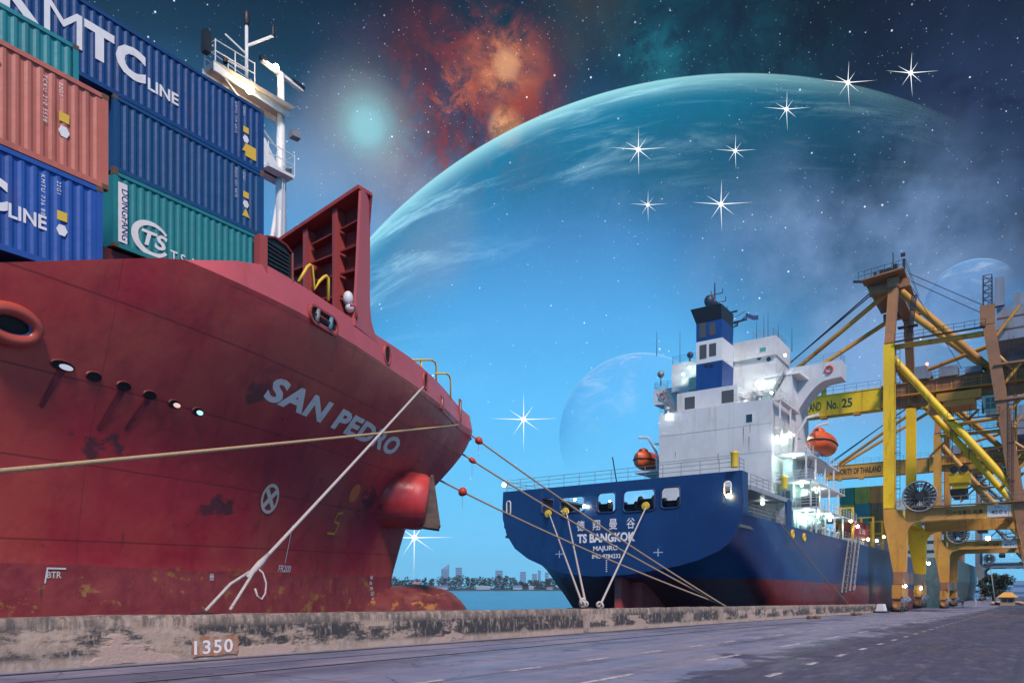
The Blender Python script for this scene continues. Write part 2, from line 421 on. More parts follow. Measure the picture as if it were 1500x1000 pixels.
c = mixc(math_('MULTIPLY', scab, .8), c, (.05,.043,.085))
c = mixc(math_('MULTIPLY', rng(nzs(3.5, (.5,3,1), 30, 10, .75), .56, .68), math_('MULTIPLY', scab, .7)), c, (.16,.13,.2))
c = mixc(rng(nzs(70, V1, 3, 2), .62, .72, 0, .35), c, (.3,.28,.3))
c = mixc(math_('MULTIPLY', rng(nzs(.9, (.03,2.2,1), 44, 5, .6), .58, .66), .45), c, (.05,.05,.075))
vo = N.new('ShaderNodeTexVoronoi'); vo.feature = 'DISTANCE_TO_EDGE'; vo.inputs['Scale'].default_value = .42
mpv = N.new('ShaderNodeMapping'); K.new(geo, mpv.inputs[0]); nv = N.new('ShaderNodeVectorMath'); nv.operation = 'ADD'; K.new(mpv.outputs[0], nv.inputs[0])
nw = N.new('ShaderNodeTexNoise'); nw.inputs['Scale'].default_value = 1.3; K.new(geo, nw.inputs['Vector']); K.new(nw.outputs['Color'], nv.inputs[1]); K.new(nv.outputs[0], vo.inputs['Vector'])
crk = math_('MULTIPLY', math_('LESS_THAN', vo.outputs['Distance'], .009), rng(nzs(.2, V1, 51), .45, .6))
jt = math_('LESS_THAN', math_('ABSOLUTE', math_('SUBTRACT', math_('FRACT', math_('MULTIPLY', sp.outputs[0], .16)), .5)), .004)
c = mixc(math_('MULTIPLY', math_('MAXIMUM', crk, jt), .7), c, (.035,.035,.05))
c = mixc(math_('MULTIPLY', rng(nzs(.6, V1, 63, 3, .5), .66, .72), .55), c, (.04,.04,.06))
K.new(c, B.inputs['Base Color'])
K.new(rng(nzs(.8, (.3,1,1), 2), .35, .65, .38, .72), B.inputs['Roughness'])
bp = N.new('ShaderNodeBump'); bp.inputs['Strength'].default_value = .5; bp.inputs['Distance'].default_value = .02
K.new(math_('ADD', nzs(26, V1, 1), math_('MULTIPLY', math_('MULTIPLY', nzs(3, (.5,3,1), 30, 10, .75), scab), 3)), bp.inputs['Height']); K.new(bp.outputs[0], B.inputs['Normal'])
us = [-60, -30, 0, 30, 60, 90, 120, 160, 200, 215, 260, 400, 800, 3000]
tag(obj('quay_road', grid_sheet(us, [-2500, -400, -60, -20, 0, 8, 14, 16.9], gz), asph), kind='structure')
paint_m = mat('worn_road_paint', (.62,.58,.6), .7, layers=[((.13,.12,.14), 5, .48, .62, V1, .9)])
mk = MB()
def dash(u0, u1, v, w=.16):
    mk.add([(u0, v-w/2, gz(u0)+.006), (u1, v-w/2, gz(u1)+.006), (u1, v+w/2, gz(u1)+.006), (u0, v+w/2, gz(u0)+.006)], [(0,1,2,3)])
for k in range(-2, 46): dash(13.0+3.45*k-(.0), 14.3+3.45*k, 9.2)
for k in range(-3, 26): dash(18.6+6.95*k, 21.2+6.95*k, 6.82, .17)
for k in range(-3, 44): dash(19.0+3.48*k, 20.0+3.48*k, 4.43)
tag(obj('lane_markings', mk, paint_m, recalc=False), kind='structure')
# crane rail, a steel strip with dark grooves along the foot of the wall
g = MB(); s = MB()
for v0, v1, dz, b in ((16.05, 16.4, .006, g), (16.18, 16.27, .012, s), (13.05, 13.25, .006, g), (13.11, 13.19, .012, s), (14.6, 14.66, .006, g)):
    for a, c2 in ((-60, 215), (215, 420)): b.add([(a, v0, gz(a)+dz), (c2, v0, gz(c2)+dz), (c2, v1, gz(c2)+dz), (a, v1, gz(a)+dz)], [(0,1,2,3)])
tag(obj('rail_groove', g, mat('tar_groove', (.028,.026,.036), .8), recalc=False), kind='structure')
tag(obj('crane_rail', s, M['steel'], recalc=False), kind='structure')
# quay wall: weathered upstand with a paler coping
wallm = bpy.data.materials.new('mould_stained_concrete'); nt, N, K = nodes(wallm); B = N['Principled BSDF']; B.inputs['Roughness'].default_value = .85
geo = N.new('ShaderNodeNewGeometry').outputs['Position']; tc = geo
sp = N.new('ShaderNodeSeparateXYZ'); K.new(geo, sp.inputs[0])
hgt = math_('ADD', math_('ADD', sp.outputs[2], 1.6), math_('MULTIPLY', sp.outputs[0], SL))
c = mixc(rng(nzs(.8, (1,1,1.5)), .35, .68), (.52,.37,.28), (.34,.25,.20))
c = mixc(rng(nzs(8, (1,1,.4), 3), .4, .7, 0, .7), c, (.52,.42,.37))
mould = math_('MULTIPLY', rng(nzs(1.0, (.35,1,.9), 8, 10, .72), .43, .51), rng(nzs(7, (1,1,.35), 13, 9, .75), .33, .5))
band = math_('MULTIPLY', rng(hgt, .12, .3), rng(hgt, .98, .74, .35, 1))
c = mixc(math_('MULTIPLY', mould, math_('MULTIPLY', band, .95)), c, (.035,.037,.045))
top = math_('MULTIPLY', rng(hgt, .72, .9), rng(nzs(5, (1,1,.1), 17, 9, .7), .4, .6))
c = mixc(math_('MULTIPLY', top, .75), c, (.075,.068,.07))
peel = rng(nzs(.55, (.5,1,1.3), 27, 5, .55), .56, .585)
c = mixc(math_('MULTIPLY', peel, math_('MULTIPLY', rng(hgt, .75, .7), .9)), c, (.52,.36,.30))
c = mixc(rng(nzs(20, V1, 5), .62, .7, 0, .6), c, (.06,.055,.055))
K.new(c, B.inputs['Base Color'])
bp = N.new('ShaderNodeBump'); bp.inputs['Strength'].default_value = .7; bp.inputs['Distance'].default_value = .04
K.new(math_('ADD', nzs(9, V1, 1), math_('MULTIPLY', peel, .7)), bp.inputs['Height']); K.new(bp.outputs[0], B.inputs['Normal'])
wl = MB()
uu = [-60]; random.seed(3)
while uu[-1] < 111: uu.append(uu[-1]+1.2)
prof = [(16.8, -.05), (16.8, .30), (16.8, .62), (16.8, .98), (16.86, 1.085), (17.1, 1.10), (17.42, 1.085), (17.46, .98), (17.46, -6)]
for i, u in enumerate(uu):
    for j, (v, h) in enumerate(prof):
        jit = .022 if 0 < j < 7 else 0
        wl.v.append(V(u, v+rnd(-jit, jit), gz(u)+h+rnd(-jit, jit)*.9))
for i in range(len(uu)-1):
    for j in range(len(prof)-1):
        a = i*len(prof)+j; wl.f.append((a, a+len(prof), a+len(prof)+1, a+1))
wl.f.append(tuple((len(uu)-1)*len(prof)+j for j in range(len(prof))))
W = obj('quay_wall', wl, wallm, None, True, 40); tag(W, 'long low mould-stained concrete quay wall numbered 1350, along the water\'s edge', 'wall')
# position number on an orange rubbed patch
pm = mat('faded_orange_patch', (.42,.17,.09), .85, layers=[((.45,.33,.27), 4, .45, .6, V1, .9)])
def wall_pt(px, py): return at(px, py, v=16.765)
a, b_ = wall_pt(281, 962), wall_pt(349, 929); a.y = b_.y = 0
pp = MB(); n = 10
ring = [(a.x+(b_.x-a.x)*t, a.z) for t in [i/n for i in range(n)]]+[(b_.x, a.z+(b_.z-a.z)*i/n) for i in range(n)]+[(b_.x-(b_.x-a.x)*i/n, b_.z) for i in range(n)]+[(a.x, b_.z-(b_.z-a.z)*i/n) for i in range(n)]
pp.add([(x+rnd(-.03,.03), 16.765, z+rnd(-.02,.02)) for x, z in ring], [tuple(range(len(ring)))])
P = obj('rubbed_patch', pp, pm, W)
t = text_fit('1350', w=(b_.x-a.x)*.83, h=(b_.z-a.z)*.72, bold=.02, spacing=1.15)
text_obj('painted_number', t, lambda x, y: V(a.x+.06+x, 16.758, a.z+.05+y), M['white'], W)
# plaster pilasters / joints on the wall
for px in (858, 1055, 1210):
    q = at(px, 905, v=16.8); x = q.x; jw = .5 if px == 858 else .8
    obj('wall_joint', MB().box((x-jw/2, 16.72, gz(x)+.02), (x+jw/2, 16.83, gz(x)+1.0)), mat('repaired_plaster', (.42,.31,.26), .9, layers=[((.2,.15,.14), 5, .5, .65, V1, .8)]), W)
# mooring bollards behind the wall: only their heads show
def bollard(u, lab, v=17.9, g=None):
    t = thing('mooring_bollard', lab, 'bollard', (u, v, gz(u)-.4 if g is None else g), 'mooring bollards behind the quay wall')
    obj('post', MB().lathe((u, v, gz(u)-.4 if g is None else g), UP, [(0,.34),(.06,.3),(.1,.2),(.9,.18),(1.2,.2)], 16), M['dark_steel'], t, True, 40)
    obj('bollard_head', MB().lathe((u, v, (gz(u)-.4 if g is None else g)+1.2), UP, [(0,.2),(.06,.34),(.2,.36),(.3,.28),(.33,0)], 16), M['dark_steel'], t, True, 40)
apr = MB()
for a_, c2 in ((-60, 215), (215, 700)): apr.add([(a_,17.4,gz(a_)-.4),(c2,17.4,gz(c2)-.4),(c2,18.25,gz(c2)-.4),(a_,18.25,gz(a_)-.4),(a_,18.25,-9),(c2,18.25,-9)], [(0,1,2,3),(3,2,5,4)])
tag(obj('quay_edge', apr, wallm), kind='structure')
qa = MB()
for a_, c2 in ((111, 215), (215, 700)): qa.add([(a_,16.9,gz(a_)),(c2,16.9,gz(c2)),(c2,18.25,gz(c2)),(a_,18.25,gz(a_)),(a_,18.25,-9),(c2,18.25,-9)], [(0,1,2,3),(3,2,5,4)])
tag(obj('quay_apron', qa, asph), kind='structure')
# water
wm = bpy.data.materials.new('harbour_water'); nt, N, K = nodes(wm); B = N['Principled BSDF']
B.inputs['Base Color'].default_value = (.02,.13,.27,1); B.inputs['Roughness'].default_value = .22; B.inputs['IOR'].default_value = 1.33
geo = N.new('ShaderNodeNewGeometry').outputs['Position']
mp = N.new('ShaderNodeMapping'); mp.inputs['Rotation'].default_value = (0,0,.6); mp.inputs['Scale'].default_value = (.35,1,1); K.new(geo, mp.inputs[0])
n1 = N.new('ShaderNodeTexNoise'); n1.inputs['Scale'].default_value = .5; n1.inputs['Detail'].default_value = 8; n1.inputs['Roughness'].default_value = .7; K.new(mp.outputs[0], n1.inputs['Vector'])
bp = N.new('ShaderNodeBump'); bp.inputs['Strength'].default_value = 1; bp.inputs['Distance'].default_value = .22; K.new(n1.outputs[0], bp.inputs['Height']); K.new(bp.outputs[0], B.inputs['Normal'])
WZ = -6.0
wt = MB(); wt.add([(-4000,18.25,WZ),(14000,18.25,WZ),(14000,14000,WZ),(-4000,14000,WZ)], [(0,1,2,3)])
tag(obj('water', wt, wm, recalc=False), kind='structure')

# ================================================================ far shore
def fs(px, row, D): return at(px, row, d=D)
shore = MB(); DS = 1500
pts = [fs(px, 864.3, DS+random.uniform(-6, 6)) for px in range(380, 1010, 15)]
k = len(pts)
shore.add([V(p.x, p.y, WZ-.5) for p in pts]+[V(p.x, p.y, WZ+3) for p in pts]+[V(p.x*2.4, p.y*2.4, WZ+4) for p in pts], [(i, i+1, k+i+1, k+i) for i in range(k-1)]+[(k+i, k+i+1, 2*k+i+1, 2*k+i) for i in range(k-1)])
tag(obj('far_shore', shore, mat('shore_earth', (.05,.07,.06), .9)), kind='structure')
leafm = mat('far_foliage', (.022,.055,.05), .8, layers=[((.012,.03,.035), .08, .4, .6, V1, .9)])
fw = MB(); random.seed(11)
def leafcloud(mb, c, r, n, s, flat=.8):
    for _ in range(n):
        d = V(random.gauss(0,1), random.gauss(0,1), random.gauss(0,1)).normalized()*(random.random()**.4)
        p = Vector(c)+V(d.x*r, d.y*r, d.z*r*flat)
        a = V(random.gauss(0,1), random.gauss(0,1), random.gauss(0,1)).normalized(); b = a.orthogonal().normalized()
        q = rnd(.6, 1.3)*s
        mb.add([p-a*q, p+b*q*.7, p+a*q, p-b*q*.7], [(0,1,2,3)])
def tree_top(px):  # heights in photograph rows along the shore
    prof = [(560,846),(600,848),(640,846),(670,842),(690,846),(705,845),(725,841),(745,843),(760,852),(775,851),(800,848),(812,845),(825,853),(860,852),(1000,852)]
    for (x0, y0), (x1, y1) in zip(prof, prof[1:]):
        if x0 <= px <= x1: return y0+(y1-y0)*(px-x0)/(x1-x0)
    return 849
px = 400
while px < 1000:
    h = (863.5-tree_top(px))*DS/F*rnd(.75, 1.12); p = fs(px, 863, DS+rnd(8, 60)); r = rnd(7, 13)
    for q in range(3):
        zz = WZ+2+h*(.25+.28*q); rr = r*(1.1-.22*q)
        leafcloud(fw, (p.x+rnd(-5,5), p.y+rnd(-5,5), zz), min(rr, h*.42), 34, 2.3)
    px += rnd(2.5, 6)
tag(obj('shore_trees', fw, leafm, recalc=False), kind='stuff')
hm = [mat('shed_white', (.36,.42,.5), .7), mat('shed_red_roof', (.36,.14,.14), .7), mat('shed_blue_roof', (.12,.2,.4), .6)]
def house(px, w, h, wallc, roofc, lab, row=864.0, D=1488):
    p = fs(px, row, D); p.z = WZ+2.2; wd = w*D/F; ht = h*D/F
    t = thing('waterfront_house', lab, 'house', p, 'houses along the far shore')
    e = RT; f = FW
    q = lambda a, b, c: p+e*a*wd/2+f*b*6+UP*c
    obj('wall', MB().hexa([q(-1,-1,0),q(1,-1,0),q(1,1,0),q(-1,1,0),q(-1,-1,ht*.6),q(1,-1,ht*.6),q(1,1,ht*.6),q(-1,1,ht*.6)]), wallc, t)
    obj('roof', MB().add([q(-1.08,-1.15,ht*.6+.02),q(1.08,-1.15,ht*.6+.02),q(1.08,1.15,ht*.6+.02),q(-1.08,1.15,ht*.6+.02),q(-1,0,ht),q(1,0,ht)], [(0,1,5,4),(2,3,4,5),(1,2,5),(3,0,4),(0,3,2,1)]), roofc, t)
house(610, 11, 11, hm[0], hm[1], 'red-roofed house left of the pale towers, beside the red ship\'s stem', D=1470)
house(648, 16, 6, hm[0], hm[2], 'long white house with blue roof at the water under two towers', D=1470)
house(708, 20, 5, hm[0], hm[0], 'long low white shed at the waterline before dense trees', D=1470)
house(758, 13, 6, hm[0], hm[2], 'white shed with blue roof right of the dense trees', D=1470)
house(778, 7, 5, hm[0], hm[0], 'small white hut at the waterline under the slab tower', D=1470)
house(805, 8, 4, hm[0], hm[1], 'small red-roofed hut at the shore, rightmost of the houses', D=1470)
tw = mat('haze_tinted_concrete', (.22,.36,.56), .6); tg = mat('haze_tinted_glass', (.10,.20,.36), .3)  # the blue of distant air is mixed into both base colours
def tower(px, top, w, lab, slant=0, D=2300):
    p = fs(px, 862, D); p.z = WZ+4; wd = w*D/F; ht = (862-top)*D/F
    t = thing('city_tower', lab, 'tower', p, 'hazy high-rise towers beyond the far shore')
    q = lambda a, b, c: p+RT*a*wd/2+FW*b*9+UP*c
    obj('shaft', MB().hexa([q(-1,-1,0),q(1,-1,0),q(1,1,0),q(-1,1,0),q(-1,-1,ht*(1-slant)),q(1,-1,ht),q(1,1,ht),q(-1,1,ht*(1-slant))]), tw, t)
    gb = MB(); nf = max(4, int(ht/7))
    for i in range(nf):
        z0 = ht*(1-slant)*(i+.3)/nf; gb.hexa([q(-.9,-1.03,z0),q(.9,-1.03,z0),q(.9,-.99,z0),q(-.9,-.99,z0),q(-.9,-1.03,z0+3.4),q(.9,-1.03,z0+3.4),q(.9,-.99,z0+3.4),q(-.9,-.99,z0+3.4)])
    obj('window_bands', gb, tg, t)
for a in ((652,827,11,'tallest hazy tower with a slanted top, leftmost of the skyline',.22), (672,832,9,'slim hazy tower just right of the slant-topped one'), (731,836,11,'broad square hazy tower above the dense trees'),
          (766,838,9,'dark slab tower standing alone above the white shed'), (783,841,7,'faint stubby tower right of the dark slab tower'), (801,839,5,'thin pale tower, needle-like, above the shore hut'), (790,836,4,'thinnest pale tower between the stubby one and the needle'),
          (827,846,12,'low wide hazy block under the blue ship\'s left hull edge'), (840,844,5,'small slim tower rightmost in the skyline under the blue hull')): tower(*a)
# ================================================================ red container ship
VC = 31.0
def interp(tab, x):
    if x <= tab[0][0]: return tab[0][1]
    for i in range(len(tab)-1):
        (x0, y0), (x1, y1) = tab[i], tab[i+1]
        if x <= x1:
            m = lambda j: (tab[min(j+1,len(tab)-1)][1]-tab[max(j-1,0)][1])/(tab[min(j+1,len(tab)-1)][0]-tab[max(j-1,0)][0])
            h = x1-x0; t = (x-x0)/h
            return (2*t**3-3*t*t+1)*y0+(t**3-2*t*t+t)*h*m(i)+(-2*t**3+3*t*t)*y1+(t**3-t*t)*h*m(i+1)
    return tab[-1][1]
STEM = [(-8,31.2),(-4,31.4),(.5,31.8),(1.1,32.0),(4.1,33.3),(5.4,34.5),(6.6,35.9),(7.7,37.2),(8.75,38.3),(9.6,38.95),(10.4,39.3),(12,39.7)]
BDK = [(0,0.05),(.6,.75),(1.6,1.2),(3.4,1.95),(7.2,3.9),(11,5.6),(15,7.2),(17.8,8.34),(19.7,9.0),(21.5,9.65),(24,10.3),(27,10.9),(33,11.5),(40,12),(60,12.1),(90,12.1)]
BWL = [(0,.05),(.4,.4),(1.5,.8),(4,1.55),(8,3.1),(12,4.8),(16,6.4),(20,7.7),(26,9.3),(34,11.0),(44,12),(60,12.1),(90,12.1)]
def half(u, z):
    x = max(0, interp(STEM, z)-u)
    w = min(1, max(0, (z-.6)/9.6))**1.45
    bd, bw = interp(BDK, x), interp(BWL, x)
    return bw+(bd-bw)*w
def zkn(u): return interp([(4,9.0),(12.15,9.6),(20,9.92),(30,10.15),(36,10.3),(39.4,10.4)], u)
def zslope(u): return 7.67+.4*(u-7.2) if u > 4.5 else 6.6
def zbul(u): return interp([(12,10.85),(16,10.9),(22,11.1),(27,11.4),(33,11.4),(39.4,11.3)], u)
def ztop(u): return min(zkn(u), max(6.6, zslope(u)))
def hull_hit(px, py):
    r = ray(px, py); t = 12.0; f = lambda t: r.y*t-(VC-half(r.x*t, r.z*t))
    while f(t) < 0 and t < 70: t += .05
    for _ in range(20): t -= f(t)/max(.2, (f(t+.01)-f(t))/.01)*.5
    return r*t
def hull_n(p):
    e = .05; f = lambda u, z: VC-half(u, z)
    du = (f(p.x+e, p.z)-f(p.x-e, p.z))/(2*e); dz = (f(p.x, p.z+e)-f(p.x, p.z-e))/(2*e)
    return V(du, -1, dz).normalized()
def hull_frame(px, py):
    p = hull_hit(px, py); n = hull_n(p); ex = V(0,0,1).cross(-n).normalized()*1; ex = ex if ex.x > 0 else -ex
    ey = (V(0,0,1)-n*n.z).normalized(); return p, n, ex, ey
# hull paint: plate seams, scuffs, fouling, faded boot top with rust
hullm = bpy.data.materials.new('red_hull_paint'); nt, N, K = nodes(hullm); B = N['Principled BSDF']
geo = N.new('ShaderNodeNewGeometry').outputs['Position']; tc = geo
sp = N.new('ShaderNodeSeparateXYZ'); K.new(geo, sp.inputs[0])
RED = (.50,.028,.046)
c = mixc(rng(nzs(.16, V1, 2, 5), .38, .66), RED, (.60,.085,.065))
c = mixc(rng(nzs(.8, (1,1,.25), 6, 8), .48, .75, 0, .5), c, (.17,.014,.032))
mid = math_('MULTIPLY', rng(sp.outputs[2], 1.2, 3), rng(sp.outputs[2], 8.6, 6.5))
sc_ = rng(nzs(.55, (.6,1,1), 40, 8, .6), .615, .66)
c = mixc(math_('MULTIPLY', math_('MULTIPLY', sc_, mid), .8), c, (.045,.028,.04))
c = mixc(math_('MULTIPLY', rng(nzs(2.2, (.5,1,1.4), 60, 9, .7), .66, .72), .6), c, (.09,.03,.035))
sm = math_('ADD', math_('MULTIPLY', sp.outputs[2], .46), math_('MULTIPLY', sp.outputs[0], -.012))
fr = math_('FRACT', sm); seam = math_('MAXIMUM', math_('LESS_THAN', math_('ABSOLUTE', math_('SUBTRACT', fr, .5)), .012), 0)
fb = math_('FRACT', math_('MULTIPLY', sp.outputs[0], .125)); butt = math_('LESS_THAN', math_('ABSOLUTE', math_('SUBTRACT', fb, .3)), .0014)
seams = math_('MAXIMUM', seam, butt)
c = mixc(math_('MULTIPLY', seams, .55), c, (.14,.02,.03))
bl = math_('ADD', sp.outputs[2], math_('MULTIPLY', math_('SUBTRACT', nzs(1.2, (.5,.5,1), 12), .5), .35))
boot = rng(bl, .66, .6)
c = mixc(boot, c, mixc(rng(nzs(1.5, V1, 3), .35, .7), (.42,.065,.062), (.30,.034,.045)))
rust = math_('MULTIPLY', rng(nzs(1.1, (.8,1,1.2), 23, 9, .72), .575, .62), rng(bl, .95, .3, 0, 1))
c = mixc(math_('MULTIPLY', rust, .9), c, (.50,.22,.05))
c = mixc(math_('MULTIPLY', rng(nzs(2.3, (1,1,.15), 31, 8, .7), .6, .7), rng(bl, 2.6, .5)), c, (.12,.045,.03))
K.new(c, B.inputs['Base Color']); K.new(rng(nzs(1.3, V1, 9), .3, .7, .27, .46), B.inputs['Roughness'])
bp = N.new('ShaderNodeBump'); bp.inputs['Strength'].default_value = .6; bp.inputs['Distance'].default_value = .05
K.new(math_('ADD', math_('MULTIPLY', nzs(.55, (1,1,.8), 70, 3), 1.6), math_('SUBTRACT', math_('MULTIPLY', nzs(6, V1, 1), .25), math_('MULTIPLY', seams, .25))), bp.inputs['Height']); K.new(bp.outputs[0], B.inputs['Normal'])
redm = mat('red_deck_paint', (.40,.07,.065), .5, layers=[((.2,.03,.035), 1.2, .5, .75, ST, .7), (RUST, 2.5, .62, .7, ST, .6)])
darkred = mat('dark_red_steel', (.22,.035,.04), .55, layers=[((.1,.02,.025), 1.2, .45, .75, ST, .7)])
RS = thing('container_ship', 'tall red container ship lettered SAN PEDRO, moored bow-on along the left of the quay', 'ship', (20, VC, WZ))
xs = [0,.08,.2,.4,.7,1.1,1.6,2.2,3,3.8,4.8,6,7.2,8.4,9.6,11,12.4,13.8,15.2,16.6,18,19.4,20.8,22.2,23.6,25,26.2,27.1,28,29,30,31.2,32.4,34,36,39,43,48,54,62,72,85]
NR = 44
hb = MB(); grid = {}
for side in (1, -1):
    for i, x in enumerate(xs):
        uD = 39.3-x; zt = ztop(uD)
        for j in range(NR+1):
            t = j/NR; z = -8+(zt+8)*(t**.8)
            st = interp(STEM, z); sD = interp(STEM, zt); u = st-x-(39.3-sD)*0
            u = uD+(st-sD)*max(0, 1-x/30)
            grid[side, i, j] = len(hb.v); hb.v.append(V(u, VC-side*half(u, z), z))
for side in (1, -1):
    for i in range(len(xs)-1):
        for j in range(NR):
            q = (grid[side,i,j], grid[side,i+1,j], grid[side,i+1,j+1], grid[side,i,j+1]); hb.f.append(q if side < 0 else q[::-1])
hull = obj('hull', hb, hullm, RS, True, 60)
# bulwark band round the forecastle, 0.25 thick
bwk = MB(); idx = {}
bx = [x for x in xs if x <= 28]
for side in (1, -1):
    for i, x in enumerate(bx):
        uD = 39.3-x; zk = ztop(uD); zb = max(zk+.01, min(zbul(uD), max(zk, 9.6+.4*(uD-12.15))))
        h = half(uD, zk)
        for j, (dz, off) in enumerate(((zk, .0), (zk+(zb-zk)*.5, -.06), (zb, -.14), (zb, -.36), (zk-.1, -.45))):
            idx[side, i, j] = len(bwk.v); bwk.v.append(V(uD+(off*.9 if x < 1 else 0), VC-side*max(.02, h+off), dz))
for side in (1, -1):
    for i in range(len(bx)-1):
        for j in range(4):
            bwk.f.append((idx[side,i,j], idx[side,i+1,j], idx[side,i+1,j+1], idx[side,i,j+1]))
bulw = obj('bulwark', bwk, mat('skylit_bulwark_red', (.66,.13,.155), .4, layers=[((.52,.11,.12), .5, .4, .7, V1, .8), ((.3,.05,.05), 1.6, .58, .8, ST, .5)]), RS, True, 35)  # hull red lightened to pink: the brightness of its sky-facing side is painted in
dk = MB(); pts = []
for x in xs:
    u = 39.3-x
    if u > -40: pts.append((u, half(u, ztop(u))-.05, min(9.9, ztop(u)-.15)))
dk.v = [V(u, VC-b, z) for u, b, z in pts]+[V(u, VC+b, z) for u, b, z in pts]; k = len(pts)
dk.f = [(i, i+1, k+i+1, k+i) for i in range(k-1)]
obj('deck', dk, darkred, RS)
obj('hatch_coaming', MB().box((-14,22.2,7.5),(10.6,39.8,8.28)).box((10.8,25.9,5.5),(19.2,36.4,11.66)), darkred, RS)
# bulbous bow
bb = MB(); ax = [(31.2-6,1.0),(28,1.75),(30,2.2),(32.2,2.42),(33.8,2.52),(35.2,2.45),(36.4,2.2),(37.3,1.75),(37.9,1.2),(38.25,.65),(38.4,.05)]
n = 28; b0 = 0
for u, r in ax: bb.v += [V(u, VC+math.cos(2*math.pi*k/n)*r*.95, -2.45+math.sin(2*math.pi*k/n)*r*1.06) for k in range(n)]
for i in range(len(ax)-1):
    for k in range(n): bb.f.append((i*n+k, i*n+(k+1)%n, (i+1)*n+(k+1)%n, (i+1)*n+k))
obj('bulbous_bow', bb, mat('worn_bulb_paint', (.22,.045,.045), .5, layers=[((.13,.03,.03), .9, .4, .6, V1, .9), ((.34,.12,.10), 1.3, .5, .7, (.4,1,1), .7), ((.5,.2,.05), 1.6, .58, .64, (.6,1,1), .9), ((.05,.02,.02), 2.4, .6, .7, (1,1,.3), .7)], bump=.5, bscale=3), RS, True)
# --- lettering on the flare, wrapped to the plating
def wrapped(name, vs, fs, place, m, off=.018, step=.25):
    vs, fs = split2d(vs, fs, step); mb = MB(); mb.add([place(x, y, off) for x, y in vs], fs)
    return obj(name, mb, m, RS, recalc=False)
TL, TR = hull_hit(384, 584), hull_hit(566, 664); TT = hull_hit(407, 551)
CAP = TT.z-TL.z
def on_hull(u, z, off):
    p = V(u, VC-half(u, z), z); return p+hull_n(p)*off
t = text_fit('SAN PEDRO', w=TR.x-TL.x+.95, h=1.0, shear=.28, bold=.045, spacing=1.08)
print('SAN PEDRO', TL, TR, TT)
wrapped('ship_name', t[0], t[1], lambda x, y, o: on_hull(TL.x+x*1.0, TL.z+(TR.z-TL.z)*x/(TR.x-TL.x)+y*CAP, o), mat('cream_name_lettering', (.92,.78,.74), .55, layers=[((.6,.42,.4), 2.5, .5, .75, V1, .5)]))
def mark_text(name, body, px, py, h, m, rot=0, bold=.01, sx=1):
    p, n, ex, ey = hull_frame(px, py); t = text_fit(body, h=h, bold=bold, sx=sx); ca, sa = math.cos(rot), math.sin(rot)
    vs, fs = split2d(t[0], t[1], .4)
    mb = MB(); out = []
    for x, y in vs:
        q = p+ex*(x*ca-y*sa)+ey*(x*sa+y*ca); out.append(on_hull(q.x, q.z, .02))
    mb.add(out, fs); return obj(name, mb, m, RS, recalc=False)
def mark_poly(name, loops, px, py, m, off=.02):
    p, n, ex, ey = hull_frame(px, py); mb = MB()
    for l in loops:
        b = len(mb.v)
        mb.v += [(lambda q: on_hull(q.x, q.z, off))(p+ex*x+ey*y) for x, y in l]; mb.f.append(tuple(range(b, b+len(l))))
    return obj(name, mb, m, RS, recalc=False)
# thruster mark: white ring with a cross
ring = []; nn = 28
for k in range(nn):
    a, b2 = 2*math.pi*k/nn, 2*math.pi*(k+1)/nn; ring.append([(.62*math.cos(a),.62*math.sin(a)),(.62*math.cos(b2),.62*math.sin(b2)),(.48*math.cos(b2),.48*math.sin(b2)),(.48*math.cos(a),.48*math.sin(a))])
cream = mat('cream_mark_paint', (.72,.6,.5), .6)
for a in (.785, -.785):
    for s0, s1, wd in ((-.5,.5,.11),):
        d = (math.cos(a), math.sin(a)); e = (-d[1], d[0])
        ring.append([(d[0]*s0-e[0]*wd, d[1]*s0-e[1]*wd),(d[0]*s1-e[0]*wd, d[1]*s1-e[1]*wd),(d[0]*s1+e[0]*wd, d[1]*s1+e[1]*wd),(d[0]*s0+e[0]*wd, d[1]*s0+e[1]*wd)])
mark_poly('thruster_mark', ring, 395, 730, cream)
mark_poly('bulb_mark', [[(.5,.62),(.5,.5),(-.05,.42),(-.02,.54)],[(-.05,.54),(.06,.5),(-.1,.1),(-.2,.12)],[(-.2,.1),(-.16,0),(.42,-.02),(.42,.09)],[(.42,.09),(.3,.05),(.1,-.55),(.24,-.5)],[(.2,-.45),(.16,-.57),(-.6,-.6),(-.6,-.48)]], 491, 766, M['orange_mark'])
mark_poly('round_red_spot', [[(.5*math.cos(2*math.pi*k/32), .5*math.sin(2*math.pi*k/32)) for k in range(32)]], 519, 722, mat('bright_red_spot', (.95,.17,.06), .5))
mark_text('frame_mark', 'FR200', 407, 837, .3, M['white'])
mark_poly('frame_line', [[(-.02,0),(.03,0),(.03,1.7),(-.02,1.7)]], 417, 824, M['white'])
mark_text('tank_mark', 'BTR', 68, 846, .18, M['white'])
mark_poly('tank_bracket', [[(-.02,-.15),(.03,-.15),(.1,.3),(.05,.3)],[(.05,.3),(.05,.25),(.65,.25),(.65,.3)]], 65, 846, M['white'])
mark_text('tally_mark', '卌', 306, 850, .26, M['white']); 
for i, px_py in enumerate(((548,845),(547,853),(548,861),(549,869),(550,877),(551,884))):
    mark_text('draught_mark', str(88-i*2), px_py[0]-6, px_py[1]+3, .2, M['white'])
